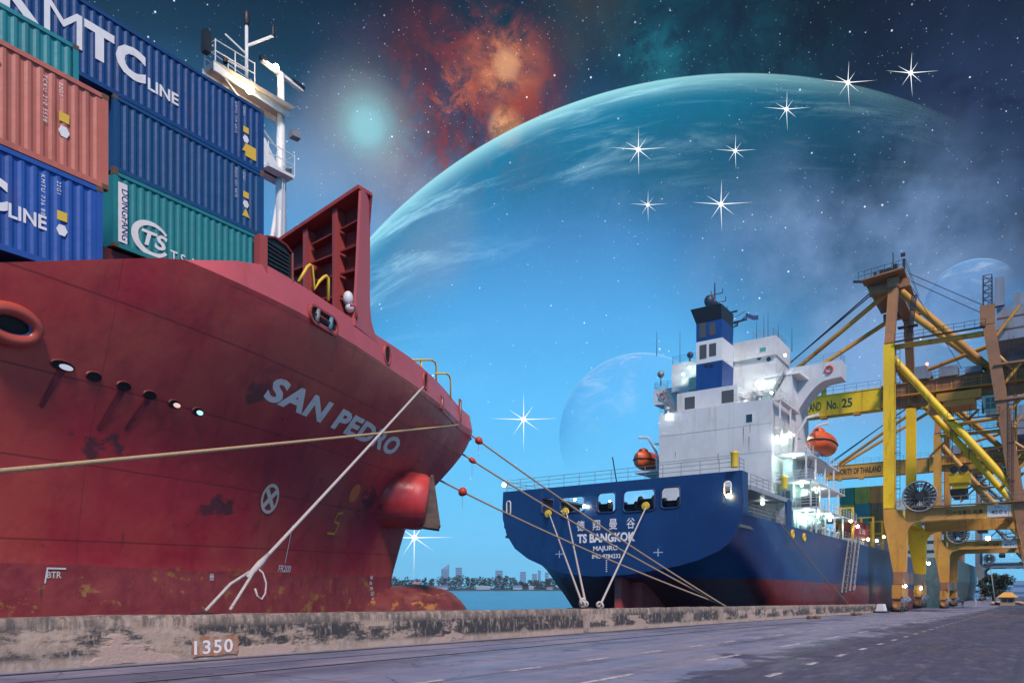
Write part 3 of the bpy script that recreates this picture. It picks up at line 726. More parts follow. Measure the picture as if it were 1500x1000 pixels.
# overboard openings with lit insides, in a row along the flare
runm = mat('dark_dirt_run', (.13,.014,.026), .6, layers=[((.34,.03,.04), 3, .35, .65, (1,1,.4), .8)])
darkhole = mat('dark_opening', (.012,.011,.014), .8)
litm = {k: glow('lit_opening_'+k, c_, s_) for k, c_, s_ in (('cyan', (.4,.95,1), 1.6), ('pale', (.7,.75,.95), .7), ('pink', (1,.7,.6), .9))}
for i, (px, py, lit) in enumerate(((91,535,'pale'),(137,551,None),(181,565,None),(219,578,None),(255,591,'pink'),(289,602,'cyan'))):
    p, n, ex, ey = hull_frame(px, py); sx_ = .24 if i else .33
    op = obj('overboard_port', MB().torus(p, n, 1, .045, 24, 6, dirx=ex) if 0 else MB().add([on_hull(q.x, q.z, o_) for k in range(24) for q, o_ in ((p+ex*math.cos(k*math.pi/12)*sx_*1.12+ey*math.sin(k*math.pi/12)*.13*1.2, .012),(p+ex*math.cos(k*math.pi/12)*sx_+ey*math.sin(k*math.pi/12)*.13, .05))], [(2*k, (2*k+2)%48, (2*k+3)%48, 2*k+1) for k in range(24)]), darkred, RS, True)
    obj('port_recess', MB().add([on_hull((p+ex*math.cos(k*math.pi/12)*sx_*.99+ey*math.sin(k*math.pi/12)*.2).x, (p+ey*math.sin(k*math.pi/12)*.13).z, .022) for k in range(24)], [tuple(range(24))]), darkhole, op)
    if i in (0, 2, 3): mark_poly('dirt_run', [[(-.1,-.16),(.12,-.16),(-.22-.05*i,-1.25-.12*(i%3)),(-.34-.05*i,-1.2-.12*(i%3))]], px, py, runm, .012)
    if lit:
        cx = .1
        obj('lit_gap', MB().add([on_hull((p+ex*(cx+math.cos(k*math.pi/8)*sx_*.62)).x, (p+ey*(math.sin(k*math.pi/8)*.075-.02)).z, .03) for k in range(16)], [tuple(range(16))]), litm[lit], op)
# big hawse ring at the left edge
p, n, ex, ey = hull_frame(12, 474)
hr = obj('hawse_ring', MB().torus(p+n*.1, n, .36, .17, 36, 12, 1.75, ex), mat('orange_red_ring', (.52,.085,.06), .35), RS, True)
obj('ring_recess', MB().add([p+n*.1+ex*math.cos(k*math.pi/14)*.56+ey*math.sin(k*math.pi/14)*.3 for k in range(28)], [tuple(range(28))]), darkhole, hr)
obj('ring_lip', MB().torus(p+n*.15, n, .24, .04, 28, 8, 1.9, ex), mat('dark_blue_lip', (.05,.09,.2), .4), hr, True)
# fairleads through the bulwark
def bul_pt(px, py):
    r = ray(px, py); t = 20.0
    f = lambda t: r.y*t-(VC-half(r.x*t, zkn(r.x*t))+.06)
    while f(t) < 0 and t < 70: t += .02
    return r*t
skyhole = M['dark_steel']
for px, py, a, b2, s in ((566,520,.34,.42,1),(622,558,.3,.42,1),(646,590,.26,.3,0),(673,601,.18,.62,0)):
    p = bul_pt(px, py); e = .3; u = p.x
    tx = V(e, -(half(u+e/2, zkn(u))-half(u-e/2, zkn(u))), 0).normalized(); n = V(tx.y, -tx.x, 0)
    if n.y > 0: n = -n
    if s:
        fl = obj('fairlead', MB().torus(p+n*.02, n, b2, .085, 28, 8, a/b2, tx), redm, RS, True)
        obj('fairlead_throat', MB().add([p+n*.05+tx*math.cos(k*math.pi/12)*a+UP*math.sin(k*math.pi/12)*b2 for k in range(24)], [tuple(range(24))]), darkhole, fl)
    else:
        q = lambda x, y, o: p+tx*x+UP*y+n*o
        fl = obj('fairlead', MB().plate([[(-a-.06,-b2-.06),(a+.06,-b2-.06),(a+.06,b2+.06),(-a-.06,b2+.06)],[(-a,-b2),(-a,b2),(a,b2),(a,-b2)]], q, .09), redm, RS)
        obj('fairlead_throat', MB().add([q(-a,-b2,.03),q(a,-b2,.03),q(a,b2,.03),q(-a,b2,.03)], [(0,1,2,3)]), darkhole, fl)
        obj('fairlead_roller', MB().tube([q(.03,-b2,.06),q(.03,b2,.06)], .05, 8), M['steel'], fl, True)
# long mooring slot with rollers
pa, pb = bul_pt(455, 459), bul_pt(487, 479); tx = (pb-pa).normalized(); cpt = (pa+pb)/2; ln = (pb-pa).length/2
n = V(tx.y, -tx.x, 0).normalized(); n = -n if n.y > 0 else n; ty = n.cross(tx); ty = ty if ty.z > 0 else -ty
pill = lambda a, b: [(math.cos(t)*b+(a if math.cos(t) > 0 else -a), math.sin(t)*b) for t in [2*math.pi*(k+.5)/28 for k in range(28)]]
q = lambda x, y, o: cpt+tx*x+ty*y+n*(o+.04)
sl_ = obj('mooring_slot', MB().plate([pill(ln*.85,.36), pill(ln*.85,.27)[::-1]], q, .1), redm, RS, True, 40)
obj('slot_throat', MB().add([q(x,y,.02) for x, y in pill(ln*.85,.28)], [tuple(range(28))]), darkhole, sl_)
for dx in (-.4, .55): obj('slot_roller', MB().tube([q(dx-.15,-.24,.07),q(dx-.05,.24,.07)], .09, 10), M['steel'] if dx < 0 else mat('blue_roller', (.12,.28,.4), .4), sl_, True)
obj('slot_bar', MB().tube([q(-ln*.8,.05,.09),q(ln*.8,.02,.09)], .035, 8), redm, sl_, True)
# tall screen (breakwater) with stiffeners and lightening holes
ub = 22.5
def bp_(px, py): p = at(px, py, u=ub); return (-p.y, p.z)
inv = lambda x, y, o: V(ub+o, -x, y)
P1, P2, P3, P4 = bp_(544,284), bp_(424,362), bp_(405,470), bp_(528,475)
holes = []
for px, py, a, b2 in ((451,369,.28,.42),(494,342,.28,.42),(492,401,.22,.42)):
    c0 = bp_(px, py); holes.append([(c0[0]+a*math.cos(-2*math.pi*k/20), c0[1]+b2*math.sin(-2*math.pi*k/20)) for k in range(20)])
bwr = obj('breakwater', MB().plate([[P4, P1, P2, (P2[0]-2.2, P2[1]-1.5), (P2[0]-2.2, 9.6), (P4[0], 9.6)]]+holes, inv, .08), darkred, RS)
fr_ = MB(); top1, top2 = inv(*P1, -.35), inv(P2[0]-2.2, P2[1]-1.5, -.35)
fr_.beam(top1, inv(*P2, -.35), .8, .16); fr_.beam(inv(*P2,-.35), top2, .8, .16)
obj('top_flange', fr_, redm, bwr)
for px0, py0, px1, py1 in ((505,314,496,460),(462,343,455,430)):
    a, b2 = bp_(px0, py0), bp_(px1, py1)
    obj('stiffener', MB().beam(inv(a[0], a[1], -.3), inv(a[0], 9.7, -.3), .55, .1, up=(0,1,0)).beam(inv(a[0], a[1], -.56), inv(a[0], 9.7, -.56), .06, .3, up=(0,1,0)), redm, bwr)
for fr0 in (.2, .4, .6, .8):
    for px0, px1 in ((537,508),(500,466),(458,428)):
        r0 = 290+(537-px0)*.65; y0 = r0+(470-r0)*fr0; y1 = (290+(537-px1)*.65); y1 = y1+(470-y1)*fr0
        if px0 == 458 and fr0 in (.2, .8): continue
        a, b2 = bp_(px0, y0), bp_(px1, y1)
        obj('stiffener', MB().beam(inv(*a, -.2), inv(*b2, -.2), .4, .07), darkred, bwr)
# side panel of the screen rising from the bulwark
def side_pt(px, py, o=0):
    p = bul_pt(px, 480); return p
u0, u1 = 21.55, 23.35
def sidep(x, y, o):
    u = ub-.55+x; return V(u, VC-half(u, 10.0)+.08+o, y)
zt = at(548, 284, u=ub).z
panel = [(-.78, 10.8), (-.78+.25, 13.0), (-.18, zt-.15), (.28, zt+.05), (.66, zt-.25), (.62, 12.6), (.66, 12.0), (.8, 11.5), (1.15, 11.1), (1.5, 10.8)]
obj('screen_side', MB().plate([panel], sidep, .16), mat('pink_screen_paint', (.60,.14,.155), .5, layers=[((.5,.11,.12), .8, .45, .7, ST, .7)]), bwr)
# black ventilator panel and red post beside the containers
pb0 = lambda px, py: at(px, py, v=21.5)
obj('post', MB().beam(at(382,400,v=21.2), at(382,346,v=21.2), .32, .3), redm, RS)
vp = [at(388,400,v=21.5), at(388,347,v=21.5), at(402,349,v=21.5), at(418,360,v=21.5), at(427,372,v=21.5), at(427,415,v=21.5)]
vent = obj('ventilator', MB().plate([[(p.x, p.z) for p in vp]], lambda x, y, o: V(x, 21.5+o, y), .7), M['black'], RS)
obj('ventilator_frame', MB().tube([p+V(0,-.05,0) for p in vp[1:]], .05, 6), darkred, vent)
gb = MB()
for k in range(7): y = .12+k*.11; gb.beam(at(391,352+k*6.4,v=21.46), at(424,374+k*5.4 if k < 7 else 410,v=21.46), .03, .05)
obj('louvre', gb, M['dark_steel'], vent)
# yellow rails
yr = [at(a, b2, v=22.3) for a, b2 in ((437,413),(446,398),(450,391),(454,388),(457,390),(460,425),(468,412),(474,406),(478,404),(481,408),(481,440))]
obj('guard_rail', MB().tube(yr, .06, 8), M['yellow_rail'], RS, True)
for pl in (((604,527),(632,527),(637,530),(639,536),(639,560)),((617,527),(617,548)),((638,547),(654,547),(658,550),(660,556),(660,585))):
    obj('guard_rail', MB().tube([at(a, b2, v=26.2+.035*(a-604)) for a, b2 in pl], .055, 8), M['yellow_rail'], RS, True)
hp = [at(a, b2, v=22.75) for a, b2 in ((521,466),(522,455),(519,449),(513,446))]
obj('deck_pipe', MB().tube(hp, .07, 8), redm, RS, True)
ob = at(510, 437, v=22.9); obj('canvas_cover', MB().sphere(ob, .3, 12, 8, (.7,.7,1)).sphere(ob+V(.1,0,-.35), .2, 10, 8), M['white_trim'], RS, True)
# anchor bolster and anchor
p0 = hull_hit(578, 728); axis = (RT*.93+FW*.12-UP*.13).normalized(); 
p0 = p0-axis*1.25+V(0,.3,0)
an = obj('anchor_bolster', MB().lathe(p0, axis, [(-.8,2.3),(0,2.05),(.9,1.82),(1.8,1.68),(2.8,1.62),(3.15,1.56),(3.28,1.46),(3.33,1.3),(3.33,0)], 36), hullm, RS, True, 50)
pe = p0+axis*3.33
anchorm = mat('weathered_anchor', (.12,.075,.06), .7, layers=[((.03,.03,.035), 2, .4, .65, V1, .9)])
a_ = obj('anchor', MB().beam(pe-axis*.1, pe+axis*.35, .5, .7), anchorm, RS)
sd = UP.cross(axis).normalized(); up2 = axis.cross(sd).normalized(); up2 = up2 if up2.z > 0 else -up2
for s_ in (-1, 1):
    r0 = pe+axis*.3+sd*s_*.35
    obj('fluke', MB().hexa([r0-up2*1.25+axis*.62-sd*.26, r0-up2*1.25-axis*.55-sd*.26, r0+up2*1.6-axis*.32-sd*.05, r0+up2*1.6-axis*.18-sd*.05,
                            r0-up2*1.25+axis*.62+sd*.26, r0-up2*1.25-axis*.55+sd*.26, r0+up2*1.6-axis*.32+sd*.05, r0+up2*1.6-axis*.18+sd*.05]), anchorm, a_)
obj('crown', MB().beam(pe+axis*.3-up2*1.3-sd*.75+axis*-.1, pe+axis*.3-up2*1.3+sd*.75, 1.2, .26, up=up2), anchorm, a_)
# foremast
um = 23.9
mast = obj('foremast', MB().tube([V(um,31,9.8),V(um,31,20.6),V(um,31,26.0)], .2, 12, radii=[.34,.26,.16]), M['white_trim'], RS, True)
for dx, dy in ((-1.3,1.0),(-.9,-.8),(.5,.9)):
    obj('mast_leg', MB().tube([V(um+dx,31+dy,9.8),V(um,31,20.4)], .11, 8), M['white_trim'], mast, True)
lad = MB(); 
for k in range(34): lad.beam(V(um-.55+k*.012,30.6,10+.31*k), V(um-.2,30.6,10+.31*k), .03)
lad.beam(V(um-.55,30.6,10),V(um-.2,30.6,20.5),.04).beam(V(um-.2,30.6,10),V(um-.1,30.6,20.5),.04)
obj('mast_ladder', lad, M['white_trim'], mast)
creamp = mat('cream_mast_paint', (.66,.58,.5), .5, layers=[((.4,.32,.24), 1.5, .5, .7, V1, .7)])
pf = obj('mast_platform', MB().hexa([V(20.0,30.65,24.0),V(24.0,30.3,24.0),V(24.0,31.7,24.0),V(20.0,31.5,24.0),V(19.9,30.55,24.16),V(24.2,30.2,24.16),V(24.2,31.8,24.16),V(19.9,31.6,24.16)]), creamp, mast)
for v_ in (30.62, 31.5): obj('platform_edge', MB().hexa([V(19.9,v_-.04,23.6),V(21.6,v_-.04,23.85),V(24.2,v_-.04,23.85),V(24.2,v_-.04,24.2),V(19.9,v_+.04,23.6),V(21.6,v_+.04,23.85),V(24.2,v_+.04,23.85),V(24.2,v_+.04,24.2)]) if 0 else MB().beam(V(19.9,v_,23.95),V(24.2,v_,23.95),.08,.45), M['white_trim'], pf)
for k in range(3): obj('platform_bracket', MB().tube([V(20.3+k*.5,30.7+.3*k,23.9),V(um-.1,31,22.0)], .05, 6), M['white_trim'], pf)
rl = MB()
for hh in (.55, 1.05): rl.tube([V(24,31.8,24.16+hh),V(20,31.5,24.16+hh),V(20,30.65,24.16+hh),V(22,30.5,24.16+hh)], .025, 6)
for x, y in ((20,30.65),(20,31.5),(21.3,31.6),(22.6,31.65),(23.9,31.75),(21,30.6),(22,30.5)): rl.tube([V(x,y,24.1),V(x,y,25.25)], .028, 6)
obj('platform_railing', rl, M['white_trim'], pf)
obj('lamp_housing', MB().beam(V(19.75,31,24.6),V(19.75,31,25.6),.35,.3), M['dark_steel'], pf)
ant = obj('antenna_mast', MB().tube([V(21.9,31,24.1),V(21.9,31,27.2)], .08, 8), M['white_trim'], pf, True)
ab = MB().beam(V(21.9,31,26.2),V(22.9,30.3,27.0),.09).beam(V(21.9,31,25.8),V(21.0,31.4,26.4),.06).beam(V(20.9,31,24.9),V(22.0,31,25.0),.06)
obj('antenna_arm', ab, M['white_trim'], ant)
for lp0, pr in ((V(21.9,31,27.2),[(0,.12),(.15,.16),(.55,.16),(.7,.05),(.72,0)]),(V(22.9,30.3,27.0),[(0,.1),(.4,.1),(.42,0)]),(V(20.95,31.3,24.95),[(0,.12),(.35,.12),(.4,0)])): obj('mast_light', MB().lathe(lp0, UP, pr, 10), M['dark_steel'], ant, True, 40)
sc2 = obj('radar_scanner', MB().beam(V(22.7,30.9,25.95),V(25.3,31.1,25.95),.2,.16), M['white_trim'], mast)
obj('scanner_end', MB().beam(V(24.6,31.05,26.08),V(25.4,31.1,26.08),.25,.14).beam(V(22.6,30.9,26.05),V(22.9,30.9,26.05),.2,.18), M['black'], sc2)
bk = obj('lower_platform', MB().hexa([V(um-1.2,30.4,20.6),V(um+.3,30.3,20.6),V(um+.3,31.6,20.6),V(um-1.2,31.6,20.6),V(um-1.2,30.4,20.75),V(um+.3,30.3,20.75),V(um+.3,31.6,20.75),V(um-1.2,31.6,20.75)]).hexa([V(um-1.2,30.9,20.6),V(um+.2,30.9,20.6),V(um+.2,31.05,20.6),V(um-1.2,31.05,20.6),V(um-1.2,30.9,22.2),V(um-1.0,30.9,22.2),V(um-1.0,31.05,22.2),V(um-1.2,31.05,22.2)]), M['white_trim'], mast)
rl = MB()
for hh in (.5, 1.0): rl.tube([V(um-1.2,30.4,20.75+hh),V(um+.3,30.3,20.75+hh),V(um+.3,31.6,20.75+hh)], .022, 6)
for x, y in ((um-1.2,30.4),(um-.4,30.35),(um+.3,30.3),(um+.3,31),(um+.3,31.6)): rl.tube([V(x,y,20.7),V(x,y,21.8)], .024, 6)
obj('platform_railing', rl, M['white_trim'], bk)
fl_ = obj('floodlight', MB().beam(V(um+.3,30.6,23.0),V(um+.75,30.5,23.0),.4,.35), M['steel'], mast)
fl2 = obj('floodlight', MB().beam(V(um+.2,31,21.1),V(um+.5,30.8,21.1),.35,.3), M['dark_steel'], mast)
lamp(mast, at(366,131,d=34.7), M['warm_lamp'], .2, 500, (1,.75,.5))
lamp(mast, at(404,99,d=36.6), M['warm_lamp'], .16, 160, (1,.75,.5))

# ================================================================ containers
castm = mat('rusty_corner_casting', (.10,.07,.06), .7, layers=[((.22,.09,.04), 4, .4, .65, V1, .9)])
def container(u1, v0, z0, L, m, label, H=2.59, W_=2.44, detail=True, group='shipping containers stacked on the red ship', ends=False):
    u0 = u1-L
    t = thing('shipping_container', label, 'container', (u0+L/2, v0+W_/2, z0), group)
    z1 = z0+H; mrail = m
    b = MB().box((u0+.06, v0+.1, z0+.12), (u1-.06, v0+W_-.06, z1-.03))
    obj('shell', b, m, t)
    sp_ = MB(); x = u0+.16; prof = []
    while x < u1-.16:
        for dx, dy in ((0,.0),(.07,.0),(.14,.036),(.21,.036)):
            if x+dx < u1-.16: prof.append((x+dx, v0+.03+dy))
        x += .28
    prof.append((u1-.16, v0+.03))
    if not ends:
        k = len(prof)
        sp_.v = [V(a, c_, z0+.15) for a, c_ in prof]+[V(a, c_, z1-.12) for a, c_ in prof]
        sp_.f = [(i, i+1, k+i+1, k+i) for i in range(k-1)]
        obj('side_panel', sp_, m, t, recalc=False)
    for a in (u0, u1-.16): obj('corner_post', MB().box((a, v0, z0+.12), (a+.16, v0+.14, z1-.12)), m, t)
    obj('top_rail', MB().box((u0+.16, v0+.005, z1-.13), (u1-.16, v0+.09, z1-.01)), m, t)
    obj('bottom_rail', MB().box((u0+.16, v0+.005, z0+.01), (u1-.16, v0+.12, z0+.16)), m, t)
    for a in (u0-.01, u1-.17):
        for c_ in (z0, z1-.125): obj('corner_casting', MB().box((a, v0-.01, c_), (a+.18, v0+.17, c_+.125)), castm, t)
    if ends:
        w2 = (W_-.3)/2
        for s_ in (0, 1):
            y0 = v0+.15+s_*w2
            d = obj('door', MB().box((u0-.01, y0+.02, z0+.17), (u0+.05, y0+w2-.02, z1-.15)), m, t)
            lb = MB()
            for f_ in (.25, .72): lb.tube([(u0-.05, y0+w2*f_, z0+.15), (u0-.05, y0+w2*f_, z1-.13)], .03, 6)
            obj('lock_rod', lb, M['steel'], d)
        obj('door_sill', MB().box((u0-.012, v0+.14, z0+.01), (u0+.06, v0+W_-.1, z0+.16)).box((u0-.012, v0+.14, z1-.14), (u0+.06, v0+W_-.1, z1-.01)), m, t)
    return t
def ctext(t, body, x, z, v0, m, h=None, w=None, name='lettering', rot=False, **k):
    tt = text_fit(body, h=h, w=w, **k)
    if rot: f = lambda a, b: V(x-h/2+b, v0-.006, z-a) if rot > 0 else V(x+b, v0-.006, z+a)   # reads downwards
    else: f = lambda a, b: V(x+a, v0+.022, z+b)
    mb = MB(); mb.add([f(a, b) for a, b in tt[0]], tt[1]); return obj(name, mb, m, t, recalc=False)
cb = painted('blue_container_paint', (.003,.055,.20), .55, .3, .45, (.005,.065,.22)); cb2 = painted('mid_blue_container_paint', (.005,.066,.20), .55, .35, .45, (.007,.075,.22))
ct = painted('teal_container_paint', (.012,.22,.25), .6, .2, .3, (.02,.25,.28)); cr_ = painted('salmon_red_container_paint', (.52,.15,.11), .55, .35, .35, (.56,.19,.14))
cl = painted('bright_blue_container_paint', (.014,.085,.36), .6, .2, .3, (.02,.1,.4)); ct2 = painted('sea_green_container_paint', (.02,.24,.28), .55, .2, .3, (.03,.27,.3))
yl = mat('yellow_warning_label', (.8,.5,.06), .6); wlb = M['white']
def codes(t, u1, v0, z0, H, nums, tri=True, dx=1.0, dark=False):
    # number columns and warning labels near the right end of the side
    m = wlb
    ctext(t, nums[0], u1-dx-.28, z0+H-.3, v0+.025, m, h=.1, rot=1, spacing=1.3)
    ctext(t, nums[1], u1-dx+.1, z0+H-.3, v0+.025, m, h=.1, rot=1, spacing=1.2)
    lb = MB(); lb.add([V(u1-dx+.05, v0+.02, z0+H*.5), V(u1-dx+.3, v0+.02, z0+H*.5), V(u1-dx+.3, v0+.02, z0+H*.5+.24), V(u1-dx+.05, v0+.02, z0+H*.5+.24)], [(0,1,2,3)])
    obj('warning_label', lb, yl, t, recalc=False)
    lb = MB(); lb.add([V(u1-dx+.17+.14*math.cos(a), v0+.02, z0+H*.5-.25+.16*math.sin(a)) for a in [k*math.pi/3 for k in range(6)]], [tuple(range(6))])
    obj('round_label', lb, wlb, t, recalc=False)
    if tri:
        lb = MB(); lb.add([V(u1-dx, v0+.02, z0+H*.5-.75), V(u1-dx+.34, v0+.02, z0+H*.5-.75), V(u1-dx+.17, v0+.02, z0+H*.5-.42)], [(0,1,2)])
        obj('triangle_label', lb, yl, t, recalc=False)
t = container(18.9, 25.6, 16.87, 12.19, cb, 'long dark blue container lettered KMTC LINE, topmost of the stack')
px_u = lambda px, v: at(px, 100, v=v).x
def big(t, body, x0, x1, base, v0, h, bold):
    # lettering between two photograph columns on the container's side
    a, b2 = px_u(x0, v0), px_u(x1, v0); ctext(t, body, a, base, v0, M['white'], h=h, w=b2-a, bold=bold)
kz = at(200, 119, v=25.6).z
for ch, x0, x1 in (('K', -2, 61), ('M', 65, 121), ('T', 124, 168), ('C', 170, 214)): big(t, ch, x0, x1, kz, 25.6, 1.12, 0 if ch == 'M' else .05)
big(t, 'LINE', 217, 262, at(222, 133, v=25.6).z, 25.6, .42, .03)
codes(t, 18.9, 25.6, 16.87, 2.59, ('KMTU 739 6012', '22G1'))
lb = MB(); lb.add([V(18.05,25.622,17.25),V(18.55,25.622,17.25),V(18.55,25.622,17.75),V(18.05,25.622,17.75)], [(0,1,2,3)]); obj('warning_label', lb, yl, t, recalc=False)
t = container(18.9, 25.6, 14.275, 6.06, cb2, 'plain mid-blue container directly under the KMTC LINE one'); codes(t, 18.9, 25.6, 14.275, 2.59, ('FSCU 331 4475', '22G1'))
t = container(18.9, 25.6, 11.68, 6.06, ct, 'teal container with white TS logo, lowest, behind the red bulwark')
u0 = 12.84
wb = MB(); xa, xb = px_u(167, 25.6), px_u(187, 25.6); wb.add([V(xa,25.618,11.9),V(xb,25.618,11.9),V(xb,25.618,13.95),V(xa,25.618,13.95)], [(0,1,2,3)]); obj('name_panel', wb, wlb, t, recalc=False)
ctext(t, 'DONGFANG', xb-.08, 13.75, 25.617, M['navy_letter'], h=.24, w=1.75, rot=1, bold=.01)
cx, cz = px_u(222, 25.6), 12.42
lg = MB(); nn = 32
for k in range(nn-6):
    a, b2 = 2*math.pi*(k+3)/nn, 2*math.pi*(k+4)/nn; wd = .2*(1-abs(k-13)/16)
    lg.add([V(cx+.72*math.cos(a),25.622,cz+.62*math.sin(a)),V(cx+.72*math.cos(b2),25.622,cz+.62*math.sin(b2)),V(cx+(.66-wd)*math.cos(b2),25.622,cz+(.56-wd)*math.sin(b2)),V(cx+(.66-wd)*math.cos(a),25.622,cz+(.56-wd)*math.sin(a))], [(0,1,2,3)])
obj('round_logo', lg, wlb, t, recalc=False)
ctext(t, 'TS', cx-.35, cz-.28, 25.6, wlb, h=.55, w=.95, shear=.2, bold=.03)
ctext(t, 'T.S. LINES', px_u(250, 25.6), 11.9, 25.6, wlb, h=.42, w=2.0, bold=.01)
t = container(10.25, 20.7, 10.9, 6.06, cr_, 'salmon-red rusty container at the left edge, above a bright blue one'); codes(t, 10.25, 20.7, 10.9, 2.59, ('TCKU 210 5538', '22G1'), False, 1.3)
sm_ = MB(); 
for cx_, cz_, w_, h_ in ((6.1,11.4,.5,.16),(7.3,12.9,.35,.22),(6.5,12.9,.3,.3)): sm_.add([V(cx_+w_*math.cos(a)*rnd(.7,1.2), 20.722, cz_+h_*math.sin(a)*rnd(.7,1.2)) for a in [k*math.pi/8 for k in range(16)]], [tuple(range(16))])
obj('repaint_patch', sm_, mat('dull_red_patch', (.3,.06,.06), .6), t, recalc=False)
t = container(10.1, 20.7, 8.3, 6.06, cl, 'bright blue container lettered LINE, under the salmon-red one'); codes(t, 10.1, 20.7, 8.3, 2.59, ('KMTU 736 8021', '22G1'), False, 1.2)
[big(t, ch, x0, x1, at(15, 314, v=20.7).z, 20.7, .82, 0 if ch == 'M' else .05) for ch, x0, x1 in (('K',-190,-135),('M',-130,-80),('T',-75,-34),('C',-30,12))]
big(t, 'LINE', 13, 69, at(15, 318, v=20.7).z, 20.7, .36, .025)
t = container(10.6, 23.15, 13.5, 6.06, ct2, 'sea-green container behind the salmon-red one, below the KMTC lettering'); ctext(t, 'TGHU', 8.1, 15.75, 23.15, wlb, h=.14, rot=1)
container(10.6, 23.15, 8.3, 6.06, cb2, 'mid-blue container hidden in the second row behind the bright blue one'); container(10.6, 23.15, 10.9, 6.06, cb2, 'mid-blue container hidden in the second row behind the salmon-red one')

# ================================================================ ropes
def rope(name, label, a, b, r, m, sag=.0, group=None, n=26, extra=None):
    a, b = Vector(a), Vector(b); pts = [a+(b-a)*(i/n)-UP*sag*4*(i/n)*(1-i/n) for i in range(n+1)]
    mid = pts[n//2]
    o = thing(name, label, 'rope', b, group)
    obj('strand', MB().tube(pts, r, 8), m, o, True)
    for nm, mb in (extra or []): obj(nm, mb, m, o, True)
    return pts
fl = at(672,622,v=28.9)
rope('mooring_rope', 'long tan rope crossing the red hull, from the bow fairlead off to the left', fl, V(-4,13,-.3), .055, M['rope_tan'], .05)
f2 = bul_pt(621,565); b2 = V(at(318,893,v=17.25).x, 17.25, at(318,893,v=17.25).z)
kn = f2+(b2-f2)*.895
ex = []
for s_, e_ in ((-.32,0),(.38,.1)): ex.append(('eye_splice', MB().tube([kn, kn+(b2-kn)*.5+V(s_*.7,.0,.1), b2+V(s_,0,0)], .042, 8)))
ex.append(('whipping', MB().tube([kn-(b2-kn)*.35, kn-(b2-kn)*.1, kn+(b2-kn)*.25], .1, 10, radii=[.056,.1,.07])))
ex.append(('loose_tail', MB().tube([kn, kn+V(.14,-.1,-.15), kn+V(.24,-.12,-.45), kn+V(.2,-.14,-.75), kn+V(.06,-.15,-.92), kn+V(-.07,-.13,-.82), kn+V(-.12,-.1,-.6)], 0.03, 6)))
rope('mooring_rope', 'thick pale rope running steeply from the red bulwark down to the wall, knotted', f2, kn, .055, M['rope_white'], .03, extra=ex)
e0 = at(1060,886,v=17.3)
r1 = rope('mooring_rope', 'highest of the three brown ropes strung from the red bow to the quay', at(686,634,v=30.6), e0, .06, M['rope_brown'], .25, 'brown bow ropes between the two ships')
r2 = rope('mooring_rope', 'middle brown rope of three from the red bow to the quay', at(676,664,v=30.9), e0+V(.2,0,-.02), .06, M['rope_brown'], .3, 'brown bow ropes between the two ships')
r3 = rope('mooring_rope', 'lowest brown rope of three, leaving the red stem below the anchor height', at(642,702,v=30.9), e0+V(.4,0,-.05), .06, M['rope_brown'], .35, 'brown bow ropes between the two ships')
def guard(pts, px, lab, r=.35):
    best = min(pts, key=lambda p: abs((p.dot(RT)/p.dot(FW))*F+750-px)); i = min(max(pts.index(best), 1), len(pts)-2); d = (pts[i+1]-pts[i-1]).normalized()
    t = thing('rat_guard', lab, 'rat guard', best, 'red rat guards on the bow ropes')
    obj('disc', MB().lathe(best, d, [(-.26,.05),(-.16,r*.8),(-.05,r),(.08,r),(.2,r*.75),(.34,.05)], 20), M['red_guard'], t, True, 40)
    obj('collar', MB().lathe(best, d, [(-.2,.0),(-.2,.1),(.25,.1),(.25,0)], 12), M['red_guard'], t, True, 40)
    obj('tie_line', MB().tube([best-UP*r, best-UP*(r+.8)], .012, 5), M['rope_brown'], t)
guard(r1, 694, 'red rat guard disc on the top rope, nearest the red bow', .25); guard(r2, 684, 'small red rat guard on the middle rope below the bow', .18); guard(r3, 677, 'red rat guard hanging on the lowest rope under the anchor', .3)
bollard(b2.x, 'dark mooring bollard behind the wall at the thick pale rope\'s foot'); bollard(-4, 'dark mooring bollard off to the left where the tan rope ends', 13, gz(-4))
# ================================================================ blue container ship seen from astern
UT, VN, VF = 60.7, 19.3, 43.5
VM = (VN+VF)/2; HB = (VF-VN)/2
bluem = bpy.data.materials.new('blue_hull_paint'); nt, N, K = nodes(bluem); B = N['Principled BSDF']
geo = N.new('ShaderNodeNewGeometry').outputs['Position']; tc = geo
sp = N.new('ShaderNodeSeparateXYZ'); K.new(geo, sp.inputs[0])
c = mixc(rng(nzs(.2, V1, 2, 6), .35, .7), (.005,.032,.135), (.008,.045,.17))
c = mixc(rng(nzs(1.1, (1,1,.15), 6, 8), .52, .78, 0, .5), c, (.02,.03,.08))
wlz = math_('SUBTRACT', math_('ADD', sp.outputs[2], math_('MULTIPLY', sp.outputs[0], .0112)), 1.55)
c = mixc(rng(wlz, .04, -.02), c, mixc(rng(nzs(.7, V1, 3), .35, .7), (.19,.025,.03), (.12,.018,.026)))
c = mixc(math_('MULTIPLY', rng(nzs(1.6, (1,1,.3), 33, 9, .7), .62, .7), .6), c, (.10,.07,.08))
fb = math_('FRACT', math_('MULTIPLY', sp.outputs[2], .38)); seams = math_('LESS_THAN', fb, .012)
c = mixc(math_('MULTIPLY', seams, .3), c, (.008,.02,.08))
c = mixc(math_('MULTIPLY', rng(nzs(.9, (.25,1,1.6), 81, 9, .7), .6, .68), math_('MULTIPLY', rng(sp.outputs[2], -3, 0), rng(sp.outputs[2], 5.5, 3, 0, .55))), c, (.06,.09,.17))
c = mixc(math_('MULTIPLY', rng(nzs(2.4, (1,1,.07), 91, 6, .6), .62, .72), .5), c, (.08,.055,.06))
K.new(c, B.inputs['Base Color']); B.inputs['Roughness'].default_value = .4
